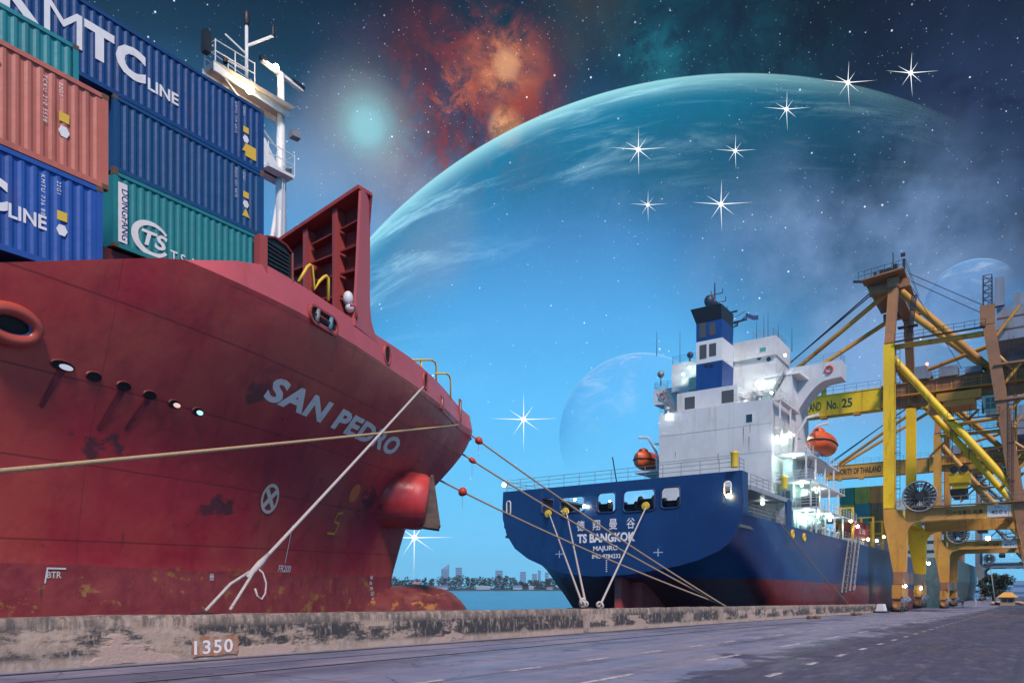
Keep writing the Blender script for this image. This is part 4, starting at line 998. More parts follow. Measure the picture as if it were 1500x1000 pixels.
bp = N.new('ShaderNodeBump'); bp.inputs['Strength'].default_value = .5; bp.inputs['Distance'].default_value = .05
K.new(math_('MULTIPLY', nzs(.5, V1, 70, 4), 1.5), bp.inputs['Height']); K.new(bp.outputs[0], B.inputs['Normal'])
BS = thing('container_ship', 'dark blue container ship lettered TS BANGKOK seen from astern with tall white superstructure', 'ship', (100, VM, WZ))
OUT = [(737,721),(736,742),(736.5,760),(742,783),(754,803),(773,818),(799,830),(829,840),(870,844),(920,841),(960,835),(995,828),(1024,819.5),(1054,806),(1069,794),(1079,776),(1087,752),(1089,735),(1089,687)]
def tp(px, py): p = at(px, py, u=UT); return (-p.y, p.z)
outl = [tp(*q) for q in OUT]
DKZ = (outl[0][1]+outl[-1][1])/2; outl[0] = (outl[0][0], DKZ); outl[-1] = (-VN, DKZ)
tm = lambda x, y, o: V(UT+o, -x, y)
def rrect(x0, y0, x1, y1, r, n=4):
    o = []
    for cx, cy, a in ((x1-r,y1-r,0),(x0+r,y1-r,90),(x0+r,y0+r,180),(x1-r,y0+r,270)):
        o += [(cx+r*math.cos(R(a+90*k/n)), cy+r*math.sin(R(a+90*k/n))) for k in range(n+1)]
    return o[::-1]
holes = []; HOLES = []
c1p = lambda x, y: (700+x/3.333, 620+y/3.333)
for x0, y0, x1, y1 in ((312,364,368,438),(402,356,520,434),(586,337,671,434),(712,320,862,431),(897,309,985,412)):
    a, b2 = tp(*c1p(x0, y1)), tp(*c1p(x1, y0)); HOLES.append((a[0], a[1], b2[0], b2[1])); holes.append(rrect(a[0], a[1], b2[0], b2[1], .35))
for x0, y0, x1, y1 in ((141,378,160,445),(1203,281,1236,352)):
    a, b2 = tp(*c1p(x0, y1)), tp(*c1p(x1, y0)); holes.append(rrect(a[0], a[1], b2[0], b2[1], min(.45, (b2[0]-a[0])*.48)))
tr = obj('transom', MB().plate([outl]+holes, tm, .12), bluem, BS)
for h in holes[-2:]:
    obj('slot_rim', MB().tube([tm(x, y, -.02) for x, y in h+h[:1]], .07, 6, cap=False), M['white_trim'], tr, True)
# hull: sections lofted forward from the transom outline
lower = [(-y_, z_) for y_, z_ in [(q[0], q[1]) for q in outl]]   # v, z from port top round to starboard top
hbm = MB(); us_ = [UT, UT+1, UT+3, UT+6, UT+10, UT+15, UT+21, UT+28, UT+36, 110, 130, 150, 170, 200, 215, 225, 231, 235]
SIDEZ = 6.1
def deckz(u): return DKZ if u < 62.2 else SIDEZ
rows = []
nS = len(outl)
for u in us_:
    t = min(1, (u-UT)/24); row = []
    s_ = t*t*(3-2*t); nar = 1 if u < 170 else max(0, 1-((u-170)/66)**2)
    for i, (v, z) in enumerate(lower):
        # full section: box with a bilge radius
        a = math.pi*(i/(nS-1)); fx, fz = math.cos(a), math.sin(a)
        full_v = VM+(HB)*max(-1, min(1, fx*1.18)); full_z = -9+(1-fz**.55)*0 if abs(fx*1.18) < 1 else -9+(abs(fx*1.18)-1)/.18*(9+SIDEZ)
        zt_ = min(z, SIDEZ) if u > UT+.5 else z
        row.append(V(u, VM+((v+(full_v-v)*s_)-VM)*nar, zt_+(full_z-zt_)*s_))
    rows.append(row)
for r_ in rows: hbm.v += r_
for i in range(len(us_)-1):
    for j in range(nS-1): hbm.f.append((i*nS+j, (i+1)*nS+j, (i+1)*nS+j+1, i*nS+j+1))
obj('hull', hbm, bluem, BS, True, 35)
# starboard quarter: solid side by the transom, pillar, open mooring bay
u_p = 76.0
for a_, b_ in (((UT+.12, VN, SIDEZ-.1), (62.3, VN+.15, DKZ)), ((UT+.12, VF-.15, SIDEZ-.1), (u_p, VF, DKZ)), ((74.6, VN, SIDEZ-.1), (76.4, VN+.15, 8.6))): obj('side_plating', MB().box(a_, b_), bluem, BS)
grayp = mat('grey_blue_bulkhead', (.30,.34,.40), .5, layers=[((.2,.2,.22), 1, .5, .75, ST, .7)])
dkp = mat('green_grey_deck', (.10,.13,.14), .7)
obj('mooring_deck', MB().box((UT+.12, VN+.16, 5.0), (88, VF-.16, 5.25)), dkp, BS)
obj('poop_deck', MB().box((UT+.12, VN+.02, DKZ-.22), (61.8, VF-.02, DKZ-.02)).box((61.8, VF-1.4, DKZ-.22), (80, VF-.02, DKZ-.02)), dkp, BS)
arch = MB().box((63.2, VN+.02, 8.35), (75.2, VN+4.4, 8.75)); arch.box((74.5, VN+.2, 5.2), (75.3, VN+1.0, 8.4))
obj('bay_roof', arch, grayp, BS)
obj('bay_bulkhead', MB().box((75.4, VN+.2, 5.2), (75.7, 24.5, 8.4)).box((75.4, 24.5, 5.2), (75.7, VF-2, 6.4)), M['white_paint'], BS)
obj('bay_side_wall', MB().box((68.2, VN+4.6, 5.2), (68.5, 30, 6.6)), M['white_paint'], BS)
ov = MB()
for (x0, z0_, x1, z1_) in HOLES: ov.box((UT+.14, -x1-.02, z0_+.0), (UT+.5, -x1+.16, z1_)) if 0 else None
for k in range(5):
    x0, z0_, x1, z1_ = HOLES[k]
    obj('opening_frame', MB().tube([tm(x, y, -.03) for x, y in rrect(x0-.06, z0_-.06, x1+.06, z1_+.06, .38)+rrect(x0-.06, z0_-.06, x1+.06, z1_+.06, .38)[:1]], .08, 6, cap=False), mat('rim_blue', (.02,.04,.14), .4), tr, True)
# winches and fairlead rollers seen in the openings
for px, py, s_ in ((885,742,1),(924,742,.9),(948,735,1.1),(984,738,1.15),(834,748,.9),(812,748,.8)):
    p = at(px, py, u=UT+2.2)
    wn = obj('winch', MB().lathe(V(p.x, p.y-.7*s_, p.z), (0,1,0), [(0,0),(0,.55*s_),(.12,.55*s_),(.14,.3*s_),(1.2*s_,.3*s_),(1.22*s_,.55*s_),(1.35*s_,.55*s_),(1.36*s_,0)], 16), M['dark_steel'], BS, True, 40)
    obj('winch_base', MB().box((p.x-.5, p.y-.7, 5.2), (p.x+.5, p.y+.8, p.z-.2)), M['dark_steel'], wn)
yrl = mat('yellow_roller', (.75,.5,.04), .5)
for px, py in ((804.5,752),(829.5,749),(947,741)):
    p = at(px, py, u=UT+.0)
    obj('roller_fairlead', MB().lathe(p-V(.05,0,0), (-1,0,0), [(0,.0),(0,.34),(.12,.38),(.24,.34),(.25,.14),(.3,.12),(.3,0)], 20), yrl, tr, True, 40)
for px, py in ((1160,782),(1177,787)):
    p = at(px, py, v=VN)
    obj('panama_lead', MB().torus(p-V(0,.05,0), (0,1,0), .36, .13, 20, 8), yrl, BS, True)
# lettering on the transom
def stern(body, xl, yb, xr, yt, name='lettering', **k):
    a, b2 = tp(*c1p(xl, yb)), tp(*c1p(xr, yt)); zb = (tp(*c1p(xl, yb))[1]); 
    t = text_fit(body, w=b2[0]-a[0], h=k.pop('h'), **k)
    return text_obj(name, t, lambda x, y: tm(a[0]+x, zb+y, -.012), M['white'], tr)
wl_ = tp(*c1p(766, 560))[1]
for i, (ch, x0, x1) in enumerate((('德',483,521),('翔',560,597),('曼',640,681),('谷',726,767))):
    a, b2 = tp(*c1p(x0, 500)), tp(*c1p(x1, 500)); zb = 7.05-.55
    tt = text_fit(ch, w=b2[0]-a[0], h=.98, bold=.008)
    text_obj('chinese_character', tt, lambda x, y: tm(a[0]+x, 5.32+y+.0, -.012), M['white'], tr)
def line(body, x0, x1, z, h, **k):
    a, b2 = tp(*c1p(x0, 550)), tp(*c1p(x1, 550)); tt = text_fit(body, w=b2[0]-a[0], h=h, **k)
    text_obj('lettering', tt, lambda x, y: tm(a[0]+x, z+y, -.012), M['white'], tr)
line('TS BANGKOK', 486, 768, 4.17, .86, bold=.04); line('MAJURO', 563, 684, 3.28, .58, bold=.02); line('IMO 9784233', 558, 696, 2.68, .4, bold=.02)
dm = MB()
for k in range(6):
    x = tp(*c1p(628, 660))[0]; dm.add([tm(x-.07, 2.45-.2*k, -.012), tm(x+.07, 2.45-.2*k, -.012), tm(x+.07, 2.54-.2*k, -.012), tm(x-.07, 2.54-.2*k, -.012)], [(0,1,2,3)])
obj('draught_marks', dm, M['white'], tr, recalc=False)
for x, y in ((398,637),(880,629)):
    a = tp(*c1p(x, y)); obj('propeller_mark', MB().add([tm(a[0]-.45,a[1]-.03,-.012),tm(a[0]+.45,a[1]-.03,-.012),tm(a[0]+.45,a[1]+.05,-.012),tm(a[0]-.45,a[1]+.05,-.012),tm(a[0]-.05,a[1]-.35,-.014),tm(a[0]+.05,a[1]-.35,-.014),tm(a[0]+.05,a[1]+.35,-.014),tm(a[0]-.05,a[1]+.35,-.014)], [(0,1,2,3),(4,5,6,7)]), mat('pale_blue_mark', (.4,.5,.65), .6), tr, recalc=False)
rud = mat('red_rudder_paint', (.55,.08,.07), .5, layers=[((.36,.05,.05), 1, .4, .7, V1, .8)])
ru = obj('rudder', MB().hexa([V(62.2,VM-.35,-9),V(67,VM-.25,-9),V(67,VM+.25,-9),V(62.2,VM+.35,-9),V(62.2,VM-.35,1.25),V(67,VM-.35,1.7),V(67,VM+.35,1.7),V(62.2,VM+.35,1.25)]), rud, BS)
obj('rudder_post', MB().box((64, VM-1.6, -9), (70, VM-.36, .5)), rud, BS)
# railings
def railing(pts, h=1.05, name='railing', m=None, rails=(.4,.72,1.05), step=1.6, r=.03, parent=BS):
    mb = MB(); pts = [Vector(p) for p in pts]
    for hh in rails: mb.tube([p+UP*hh for p in pts], r*.8, 5)
    for a, b2 in zip(pts, pts[1:]):
        n = max(1, int((b2-a).length/step))
        for k in range(n+1):
            q = a+(b2-a)*k/n; mb.tube([q, q+UP*h], r, 5)
    return obj(name, mb, m or M['steel'], parent)
railing([(UT+.25,VF-.2,DKZ),(UT+.25,VN+.3,DKZ)], 1.15, rails=(.4,.8,1.15)); railing([(UT+.25,VN+.3,DKZ),(62.2,VN+.3,DKZ)], 1.15); railing([(UT+.25,VF-.3,DKZ),(80,VF-.3,DKZ)], 1.15)
railing([(62.5,VN+.1,SIDEZ),(74.5,VN+.1,SIDEZ)], 1.1); railing([(76.4,VN+.1,SIDEZ),(140,VN+.1,SIDEZ)], 1.2, step=2.2); railing([(64,VN+.3,8.75),(75,VN+.3,8.75)])
for px, py in ((1076,684),(1149,716)):
    p = at(px, py, v=VN+.5); obj('yellow_vent', MB().lathe(p, UP, [(0,.3),(1.0,.3),(1.15,.36),(1.3,.3),(1.35,0)], 14), yrl, BS, True, 40)
obj('ensign_staff', MB().tube([V(UT+1.5,31.5,DKZ),V(UT+.6,31.5,DKZ+2.4)], .06, 6), M['dark_steel'], BS)
# --- casing, funnel, accommodation
WP, WT = M['white_paint'], M['white_trim']
def part(name, a, b2, m=None, parent=BS): return obj(name, MB().box(a, b2), m or WP, parent)
cas = part('engine_casing', (88, 24.5, 5.2), (95.2, 38.6, 22.1))
sm2 = MB()
for z in (9.3, 12.6, 15.9, 19.2): sm2.box((87.985, 24.45, z), (88, 38.65, z+.05))
obj('plating_seam', sm2, mat('grey_seam', (.3,.31,.34), .6), cas)  # thin grey strips marking the plate joints
def win(px, py0, px1, py1, u, parent, m=None, dpt=.03):
    a, b2 = at(px, py1, u=u), at(px1, py0, u=u)
    f = obj('window', MB().box((u-dpt, min(a.y,b2.y)-.08, a.z-.08), (u+.01, max(a.y,b2.y)+.08, b2.z+.08)), WT, parent)
    obj('pane', MB().box((u-dpt-.012, min(a.y,b2.y), a.z), (u-dpt, max(a.y,b2.y), b2.z)), m or M['glass'], f)
win(1093, 606, 1102, 619, 88, cas)
upc = part('casing_top', (90, 29.2, 22.1), (95.2, 37.0, 24.9))
lv = mat('dark_grey_louvre', (.07,.075,.09), .6)
win(1003, 580, 1018, 600, 90, upc, lv); win(1057, 570, 1075, 591, 90, upc, lv)
# funnel in bands
fu = [(24.9, 28.3, 'blue'), (28.3, 31.1, 'white'), (31.1, 33.4, 'blue'), (33.4, 35.2, 'black')]
fblue = mat('funnel_blue', (.006,.055,.24), .45, layers=[((.005,.03,.14), 1, .45, .7, ST, .6)]); fblack = mat('funnel_black', (.014,.018,.03), .5)
fv0, fv1 = 31.2, 34.5; FU0, FU1 = 90.2, 94.4
fr0 = None
for z0_, z1_, k in fu:
    m_ = {'blue': fblue, 'white': WT, 'black': fblack}[k]; fl_o = .55 if k == 'black' else 0
    q = MB().hexa([V(FU0,fv0,z0_),V(FU1,fv0,z0_),V(FU1,fv1,z0_),V(FU0,fv1,z0_),V(FU0-fl_o,fv0-.1,z1_),V(FU1,fv0-.1,z1_),V(FU1,fv1+fl_o,z1_),V(FU0-fl_o,fv1+fl_o,z1_)])
    if fr0 is None: fr0 = obj('funnel', q, m_, BS)
    else: obj('funnel_band', q, m_, fr0)
for y0_, y1_, px0, px1 in ((472,496,1024.5,1034),(472,492,1039,1048),(504,526,1025,1035),(502,522,1039,1049),(533,538,1031,1037),(533,538,1039,1045)):
    a, b2 = at(px0, y1_, u=FU0), at(px1, y0_, u=FU0)
    lm = MB().box((FU0-.05, b2.y, a.z), (FU0+.01, a.y, b2.z))
    lo = obj('louvre', lm, lv if y0_ != 533 else fblack, fr0)
lgm = MB(); cz = 29.7
for k in range(26):
    a, b2 = 2*math.pi*k/28+.3, 2*math.pi*(k+1)/28+.3
    lgm.add([V(92.3+1.25*math.cos(a), fv0-.012, cz+1.15*math.sin(a)), V(92.3+1.25*math.cos(b2), fv0-.012, cz+1.15*math.sin(b2)), V(92.3+.95*math.cos(b2), fv0-.012, cz+.85*math.sin(b2)), V(92.3+.95*math.cos(a), fv0-.012, cz+.85*math.sin(a))], [(0,1,2,3)])
tt = text_fit('TS', h=.9, w=1.2, bold=.02, shear=.2); b0 = len(lgm.v); lgm.v += [V(91.7+x, fv0-.014, cz-.45+y) for x, y in tt[0]]; lgm.f += [tuple(b0+i for i in f) for f in tt[1]]
obj('round_logo', lgm, mat('grey_blue_logo', (.2,.3,.45), .5), fr0, recalc=False)
ep = MB()
for i in range(4): ep.tube([V(91+i*.9, 32.2+.3*(i%2), 35.1), V(91+i*.9, 32.2+.3*(i%2), 36.0)], .2, 8)
obj('exhaust_pipe', ep, fblack, fr0)
# accommodation block and bridge
acc = part('accommodation', (95.5, 24.1, 5.2), (104, 38.9, 27.2))
wh = part('wheelhouse', (97.2, 26.6, 27.2), (104, 36.2, 30.0), WP)
a, b2 = at(1076, 540, u=97.2), at(1138, 500, u=97.2)
part('monkey_island', (96.8, b2.y, 29.9), (103.5, a.y, 32.3), WP, wh); 
part('monkey_island', (96.9, 35.6, 27.1), (103, 40.6, 31.0), WP, wh)
win(1113, 508, 1122, 516, 96.8, wh, mat('green_glass', (.1,.35,.33), .2))
wing_m = mat('wing_white', (.6,.62,.66), .5, layers=[((.42,.44,.48), .8, .45, .7, ST, .7)])
for s_ in (0, 1):
    ve, vi = (VN-.4, 25.0) if s_ == 0 else (VF+.4, 38.0)
    sg = 1 if s_ == 0 else -1
    tip = abs(vi-ve); prof = []
    for k in range(9):
        a = k/8; prof.append((ve+sg*(1.4+(tip-1.4)*a), 26.0-5.0*(1-math.cos(a*math.pi/2))**1.0))
    poly = [(vi, 28.2), (ve, 28.2), (ve, 26.1)]+prof
    wg = obj('bridge_wing', MB().plate([poly], lambda x, y, o: V(98.2+o, x, y), 3.0), wing_m, BS, True, 30)
    railing([(98.4,ve+sg*.1,28.2),(98.4,vi,28.2)], parent=wg); railing([(98.4,ve+sg*.1,28.2),(101,ve+sg*.1,28.2)], parent=wg)
    lp = V(98.15, ve+sg*1.4, 27.2)
    obj('lifebuoy', MB().torus(lp-V(.08,0,0), (1,0,0), .42, .12, 20, 8), mat('red_lifebuoy', (.6,.1,.08), .5), wg, True)
# roof/side deck above the starboard stairs
obj('deck_awning', MB().hexa([V(95.4,23.2,26.6),V(99,22.6,26.2),V(99,26,26.2),V(95.4,27.5,26.6),V(95.4,23.2,26.9),V(99,22.6,26.5),V(99,26,26.5),V(95.4,27.5,26.9)]), WT, acc)
def stair(p, q, wd=.8, parent=BS, n=9):
    p, q = Vector(p), Vector(q); mb = MB(); sdv = V(0,0,1).cross((q-p)).normalized()*wd/2
    for s_ in (-1, 1):
        mb.beam(p+sdv*s_, q+sdv*s_, .07, .22); mb.tube([p+sdv*s_+UP*.95, q+sdv*s_+UP*.95], .025, 5)
        for k in range(4): c_ = p+(q-p)*k/3+sdv*s_; mb.tube([c_, c_+UP*.95], .022, 5)
    for k in range(n): c_ = p+(q-p)*(k+.5)/n; mb.beam(c_-sdv, c_+sdv, .22, .04)
    return obj('stairway', mb, M['steel'], parent)
stair((94.9,27.6,22.2),(94.9,24.8,26.7)); stair((94.8,28.7,24.9),(94.8,25.3,22.1)); stair((94.0,38.2,22.1),(94.0,41.4,26.3)); stair((89.2,36.9,22.1),(89.2,38.4,25.3))
railing([(88.1,24.6,22.1),(88.1,29,22.1)], parent=cas); railing([(88.1,37.2,22.1),(88.1,38.5,22.1)], parent=cas); railing([(88.1,24.6,22.1),(95,24.6,22.1)], parent=cas)
railing([(97,29.4,32.3),(97,26.8,32.3),(103,26.8,32.3)], parent=wh); railing([(97,40.5,31.0),(97,35.7,31.0)], parent=wh, m=M['dark_steel'])
# starboard side decks, lit, with stanchions
for z, v_, u1_ in ((9.2,19.5,112),(12.4,20.1,107),(15.6,20.6,106),(18.8,23.3,97),(22.0,23.5,97)):
    ds = part('side_deck', (88.1, v_, z-.16), (u1_, 24.2, z))
    railing([(88.2,v_+.08,z),(u1_-.2,v_+.08,z)], parent=ds, m=WT); railing([(88.2,24.1,z),(88.2,v_+.08,z)], parent=ds, m=WT)
    for u_ in (88.4, 93, 98, 103):
        if u_ < u1_: obj('stanchion', MB().beam(V(u_, v_+.15, z-3.05), V(u_, v_+.15, z-.16), .16, .2), WT, ds)
greenl = mat('pale_green_bulkhead', (.42,.58,.54), .5)
part('deck_house', (89.5, 22.4, 5.2), (106, 24.0, 9.0), greenl); part('deck_house', (90, 22.6, 9.2), (104, 24.0, 12.2), greenl); part('deck_house', (91, 22.9, 12.4), (103, 24.05, 15.4), WP)
part('door', (89.46, 22.8, 5.3), (89.5, 23.7, 7.4), mat('door_grey', (.25,.3,.33), .5)); part('door', (89.96, 22.9, 9.3), (90, 23.8, 11.4), mat('door_dark', (.1,.13,.16), .5))
part('deck_locker', (90.5, 20.2, 9.2), (91.8, 21.8, 10.7), M['dark_steel']); part('deck_locker', (92.5, 20.5, 5.3), (93.6, 21.6, 6.9), M['dark_steel'])
for k, (u_, v_, z_) in enumerate(((88.6,21.4,5.3),(90,20.7,5.3),(94.5,20.4,5.3),(97,20.3,5.3),(100,20.3,5.3),(103,20.3,5.3))):
    obj('deck_ventilator', MB().tube([V(u_,v_,z_),V(u_,v_,z_+1.5),V(u_-.15,v_-.1,z_+1.8),V(u_-.5,v_-.15,z_+1.75)], .2, 8), WT, BS, True)
stair((92,21.0,5.3),(97,21.0,9.2)); stair((92,21.6,9.2),(96,21.6,12.4)); stair((91,22.0,12.4),(95,22.0,15.6))
obj('liferaft', MB().lathe(V(93,20.9,16.2),(1,0,0),[(0,0),(0,.35),(.1,.42),(1.4,.42),(1.5,.35),(1.5,0)],14), WT, BS, True, 40)
# davits
for v_, sg in ((21.9, 1), (42.0, -1)):
    dv = MB()
    for u_ in (92.6, 98.0): dv.tube([V(u_,v_+sg*1.2,12.4 if sg > 0 else 14.5),V(u_,v_+sg*1.0,18.2),V(u_,v_-sg*.2,20.3),V(u_,v_-sg*1.6,20.5)], .18, 6)
    obj('davit', dv, WT, BS)
    if sg < 0: part('davit_deck', (90, 38.7, 15.2), (104, 43, 15.4))
# fittings on the white block: pipes, lockers, vents and rust runs below them
for v_, z_ in ((26.2,22.1),(28.2,22.1),(37.8,22.1)): obj('mushroom_vent', MB().lathe(V(89,v_,z_),UP,[(0,.18),(.7,.18),(.72,.4),(.95,.36),(1.05,0)],12), WT, cas, True, 40)
rs = mat('rust_run', (.30,.19,.12), .7, layers=[((.5,.46,.44), 4, .4, .7, (1,1,.2), .8)])
random.seed(21)
for k in range(11):
    v_, z_, h_ = rnd(25, 38), rnd(10, 21.5), rnd(.8, 2.6); w_ = rnd(.04, .1)
    obj('rust_streak', MB().add([V(87.992,v_-w_,z_),V(87.992,v_+w_,z_),V(87.992,v_+w_*.3,z_-h_),V(87.992,v_-w_*.2,z_-h_)],[(0,1,2,3)]), rs, cas, recalc=False)
for px, py in ((1084,520),(1098,522),(1112,524),(1126,526)):
    p = at(px, py, u=97.2); obj('porthole', MB().lathe(V(97.2,p.y,p.z),(-1,0,0),[(0,.3),(.05,.3),(.05,.22),(.02,.22),(.02,0)],14), M['glass'], wh, True, 30)
part('deck_locker', (89.3,25.2,22.1), (90.2,26.8,23.2), greenl); part('deck_locker', (89.4,38.0,22.1), (90.1,38.5,23.4), greenl); part('deck_locker', (95.0,36.4,26.6), (96.0,37.4,28.2), greenl)
# mast with radars above the wheelhouse
mu, mv = 98.5, at(1047, 450, u=98.5).y
mm = mat('dark_mast_paint', (.03,.045,.09), .5)
ms_ = obj('radar_mast', MB().tube([V(mu,mv,31),V(mu,mv,37.4),V(mu,mv,41.6)], .2, 8, radii=[.32,.22,.08]), mm, BS, True)
lat_ = MB()
for k in range(8): lat_.beam(V(mu-.3,mv-.3,33+.7*k),V(mu+.3,mv+.3,33.7+.7*k),.07).beam(V(mu-.3,mv+.3,33+.7*k),V(mu+.3,mv-.3,33.7+.7*k),.07)
for a_, b_ in ((-.3,-.3),(-.3,.3),(.3,-.3),(.3,.3)): lat_.beam(V(mu+a_*1.6,mv+b_*1.6,31),V(mu+a_,mv+b_,39),.1)
obj('mast_lattice', lat_, mm, ms_)
for z, w_ in ((38.8,2.4),(40.0,1.6),(37.4,2.8)): obj('yardarm', MB().beam(V(mu,mv-w_/2-.3,z),V(mu,mv+w_/2-.3,z),.09).tube([V(mu,mv-w_/2-.3,z),V(mu,mv-w_/2-.3,z+.6)],.06,5).tube([V(mu,mv+w_/2-.3,z),V(mu,mv+w_/2-.3,z+.6)],.06,5), mm, ms_)
for z, dv_ in ((37.0,-1.9),(35.6,-3.2)): obj('radar_scanner', MB().beam(V(mu-.3,mv+dv_-1.3,z),V(mu-.3,mv+dv_+1.3,z-.1),.16,.22).tube([V(mu-.3,mv+dv_,z-.6),V(mu-.3,mv+dv_,z)],.12,6).beam(V(mu,mv,z-.7),V(mu-.3,mv+dv_,z-.6),.1,.14), mm, ms_)
dp = at(1039, 441, u=97); obj('satellite_dome', MB().sphere(dp, .68, 18, 12, (1,1,1.2)).tube([dp-UP*4.2,dp-UP*.5], .2, 8), mm, ms_, True)
fd = at(1092, 463, u=97.5); obj('signal_arm', MB().beam(V(mu,mv,34.4),fd+V(0,0,-.2),.08).beam(V(mu,mv,33.2),fd,.06).beam(V(mu,mv,35.2),fd+UP*.7,.05), mm, ms_)
fg = MB()
for i in range(7):
    for j in range(2): fg.v.append(fd+V(0,-.28*i,.35-.6*j-.11*i+.08*math.sin(i*1.3)))
fg.f = [(2*i,2*i+2,2*i+3,2*i+1) for i in range(6)]
obj('flag', fg, mat('dark_blue_flag', (.05,.08,.2), .8), ms_, True)
for px, py, h in ((962,515,3.0),(996,548,6),(1119,497,3.2),(1125,497,3.6),(1108,504,3),(1160,508,2.4),(1140,498,2)):
    p = at(px, py, u=98); obj('whip_antenna', MB().tube([p-UP*.6,p+UP*h], .045, 5, radii=[.06,.02]), mm, BS)
p = at(1011, 520, u=97); obj('searchlight', MB().sphere(p, .45, 12, 8).tube([p-UP*1.4,p],.1,6), mm, BS, True)
p = at(968, 548, u=98); obj('searchlight', MB().sphere(p, .5, 12, 8).tube([p-UP*1.6,p],.1,6), M['steel'], BS, True)
# gangway slung down the side
gw = MB(); A, B_ = at(1246, 790, v=VN-.25), at(1236, 868, v=VN-1.0)
ga = [(A+V(-1.2,0,0), B_+V(-1.2,0,0)), (A+V(1.2,0,0), B_+V(1.2,0,0)), (A+V(-1.2,-.9,.2), B_+V(-1.2,-.9,.2)), (A+V(1.2,-.9,.2), B_+V(1.2,-.9,.2))]
for p, q in ga: gw.beam(p, q, .16)
for k in range(9):
    for i, j in ((0,1),(2,3),(0,2),(1,3)):
        p = ga[i][0]+(ga[i][1]-ga[i][0])*k/9; q = ga[j][0]+(ga[j][1]-ga[j][0])*(k+1)/9; gw.beam(p, q, .08)
obj('gangway', gw, M['steel'], BS)
# lamps and lights the photograph shows burning
lamp(BS, at(856,741,u=UT-.35), M['warm_lamp'], .17, 420, (1,.72,.4)); lamp(BS, at(842,731,u=UT+3), M['warm_lamp'], .13, 120, (1,.8,.5))
lamp(BS, at(738,710,u=UT+.2), M['warm_lamp'], .2, 160, (1,.75,.45)); lamp(BS, at(1066.5,726,u=UT-.35), M['ylamp'], .17, 260, (1,.7,.35)); lamp(BS, at(893,734,u=UT+2), M['warm_lamp'], .1)
lamp(BS, V(72,VN+1.6,8.1), M['white_lamp'], .16, 260, (.8,1,.9)); lamp(BS, V(69.5,34,8.3), M['white_lamp'], .16, 300, (.8,1,.95))
for u_, v_, z_, pw in ((90.5,21.2,8.7,330),(96,21.2,8.7,330),(102,21,8.7,260),(90,21.6,11.9,330),(97,21.6,11.9,260),(89.2,22.3,15.2,500),(93.4,23.6,18.4,420)):
    lamp(BS, V(u_,v_,z_), M['white_lamp'], .13, pw*3.2, (.7,1,.9))
for px, py, u_, pw, cl_ in ((1001,548,96.0,900,(.85,1,.9)),(1010,538,96.2,0,1),(1110,560,94.6,700,(1,.95,.8)),(1128,592,88.6,0,1),(1138,640,87.9,500,(1,.8,.7)),(979,610,88.2,300,(.95,1,.9)),(1066,545,95.0,600,(1,.9,.7)),(1150,520,95,500,(.8,1,.85)),(1130,575,94,500,(.8,1,.95)),(1105,690,88,0,1)):
    if px == 1105: continue
    lamp(BS, at(px,py,u=u_-.4), M['white_lamp'], .15, pw*2, cl_ if pw else (1,1,1))
# lifeboats hang in the davits: things of their own
def lifeboat(c, lab):
    c = Vector(c); t = thing('lifeboat', lab, 'lifeboat', c-UP*1.5, 'orange enclosed lifeboats')
    L_, W_ = 3.7, 1.45
    def shell(z0_, z1_, top):
        mb = MB(); n_, k_ = 14, 14
        for i in range(n_+1):
            x = -1+2*i/n_; w_ = W_*(1-abs(x)**3.2)**.6+.02
            for j in range(k_+1):
                a = math.pi*j/k_
                mb.v.append(c+V(x*L_, -w_*math.cos(a), (math.sin(a)**(.75 if top else .9))*(z1_ if top else z0_)*(1-.35*abs(x)**3)))
        for i in range(n_):
            for j in range(k_): mb.f.append((i*(k_+1)+j, (i+1)*(k_+1)+j, (i+1)*(k_+1)+j+1, i*(k_+1)+j+1))
        return mb
    obj('boat_hull', shell(-1.35, 0, False), M['lifeboat'], t, True); obj('canopy', shell(0, 1.3, True), M['lifeboat'], t, True)
    rb = MB(); pts_ = []
    for i in range(25):
        a = 2*math.pi*i/24; x = math.cos(a); y = math.sin(a); pts_.append(c+V(L_*1.0*x, W_*1.03*(1 if y > 0 else -1)*(1-abs(x)**3.2)**.6, 0))
    obj('fender', rb.tube(pts_, .1, 6, cap=False), mat('dark_fender', (.06,.02,.02), .6), t, True)
    obj('steering_cupola', MB().sphere(c+V(-2.0,0,1.05), .75, 14, 8, (1.1,1,.8)), M['lifeboat'], t, True)
    obj('porthole', MB().lathe(c+V(-2.86,0,1.15), (-1,0,.1), [(0,.22),(.03,.22),(.03,0)], 12), M['glass'], t)
lifeboat((95.4, 20.5, 17.5), 'orange enclosed lifeboat in davits right of the white superstructure, near the quay'); lifeboat((95.4, 43.3, 17.5), 'orange enclosed lifeboat on the far side, above the blue stern\'s railing')
# stern ropes
bA, bB = at(853,884,v=17.3), at(879,886,v=17.3)
sr = 'pale stern ropes of the blue ship'
rope('mooring_rope', 'pale rope from the leftmost yellow roller on the blue stern to the wall', at(804.5,752,u=UT-.35), bA, .06, M['rope_white'], 0, sr, extra=[('eye_knot', MB().torus(bA,(1,0,.3),.14,.07,14,6).torus(bA+UP*.12,(.4,1,.2),.12,.07,14,6))])
rope('mooring_rope', 'pale rope beside the leftmost one, from the second yellow roller to the wall', at(829.5,749,u=UT-.35), bA+V(.3,0,.05), .06, M['rope_white'], 0, sr, extra=[('eye_knot', MB().torus(bA+V(.3,0,.0),(1,0,.3),.12,.06,14,6))])
rope('mooring_rope', 'pale rope slanting left across the TS BANGKOK lettering to the wall', at(947,741,u=UT-.35), bB, .06, M['rope_white'], 0, sr, extra=[('eye_knot', MB().torus(bB,(1,0,.3),.15,.07,14,6).torus(bB+V(-.15,0,.05),(.3,1,.4),.12,.06,14,6))])
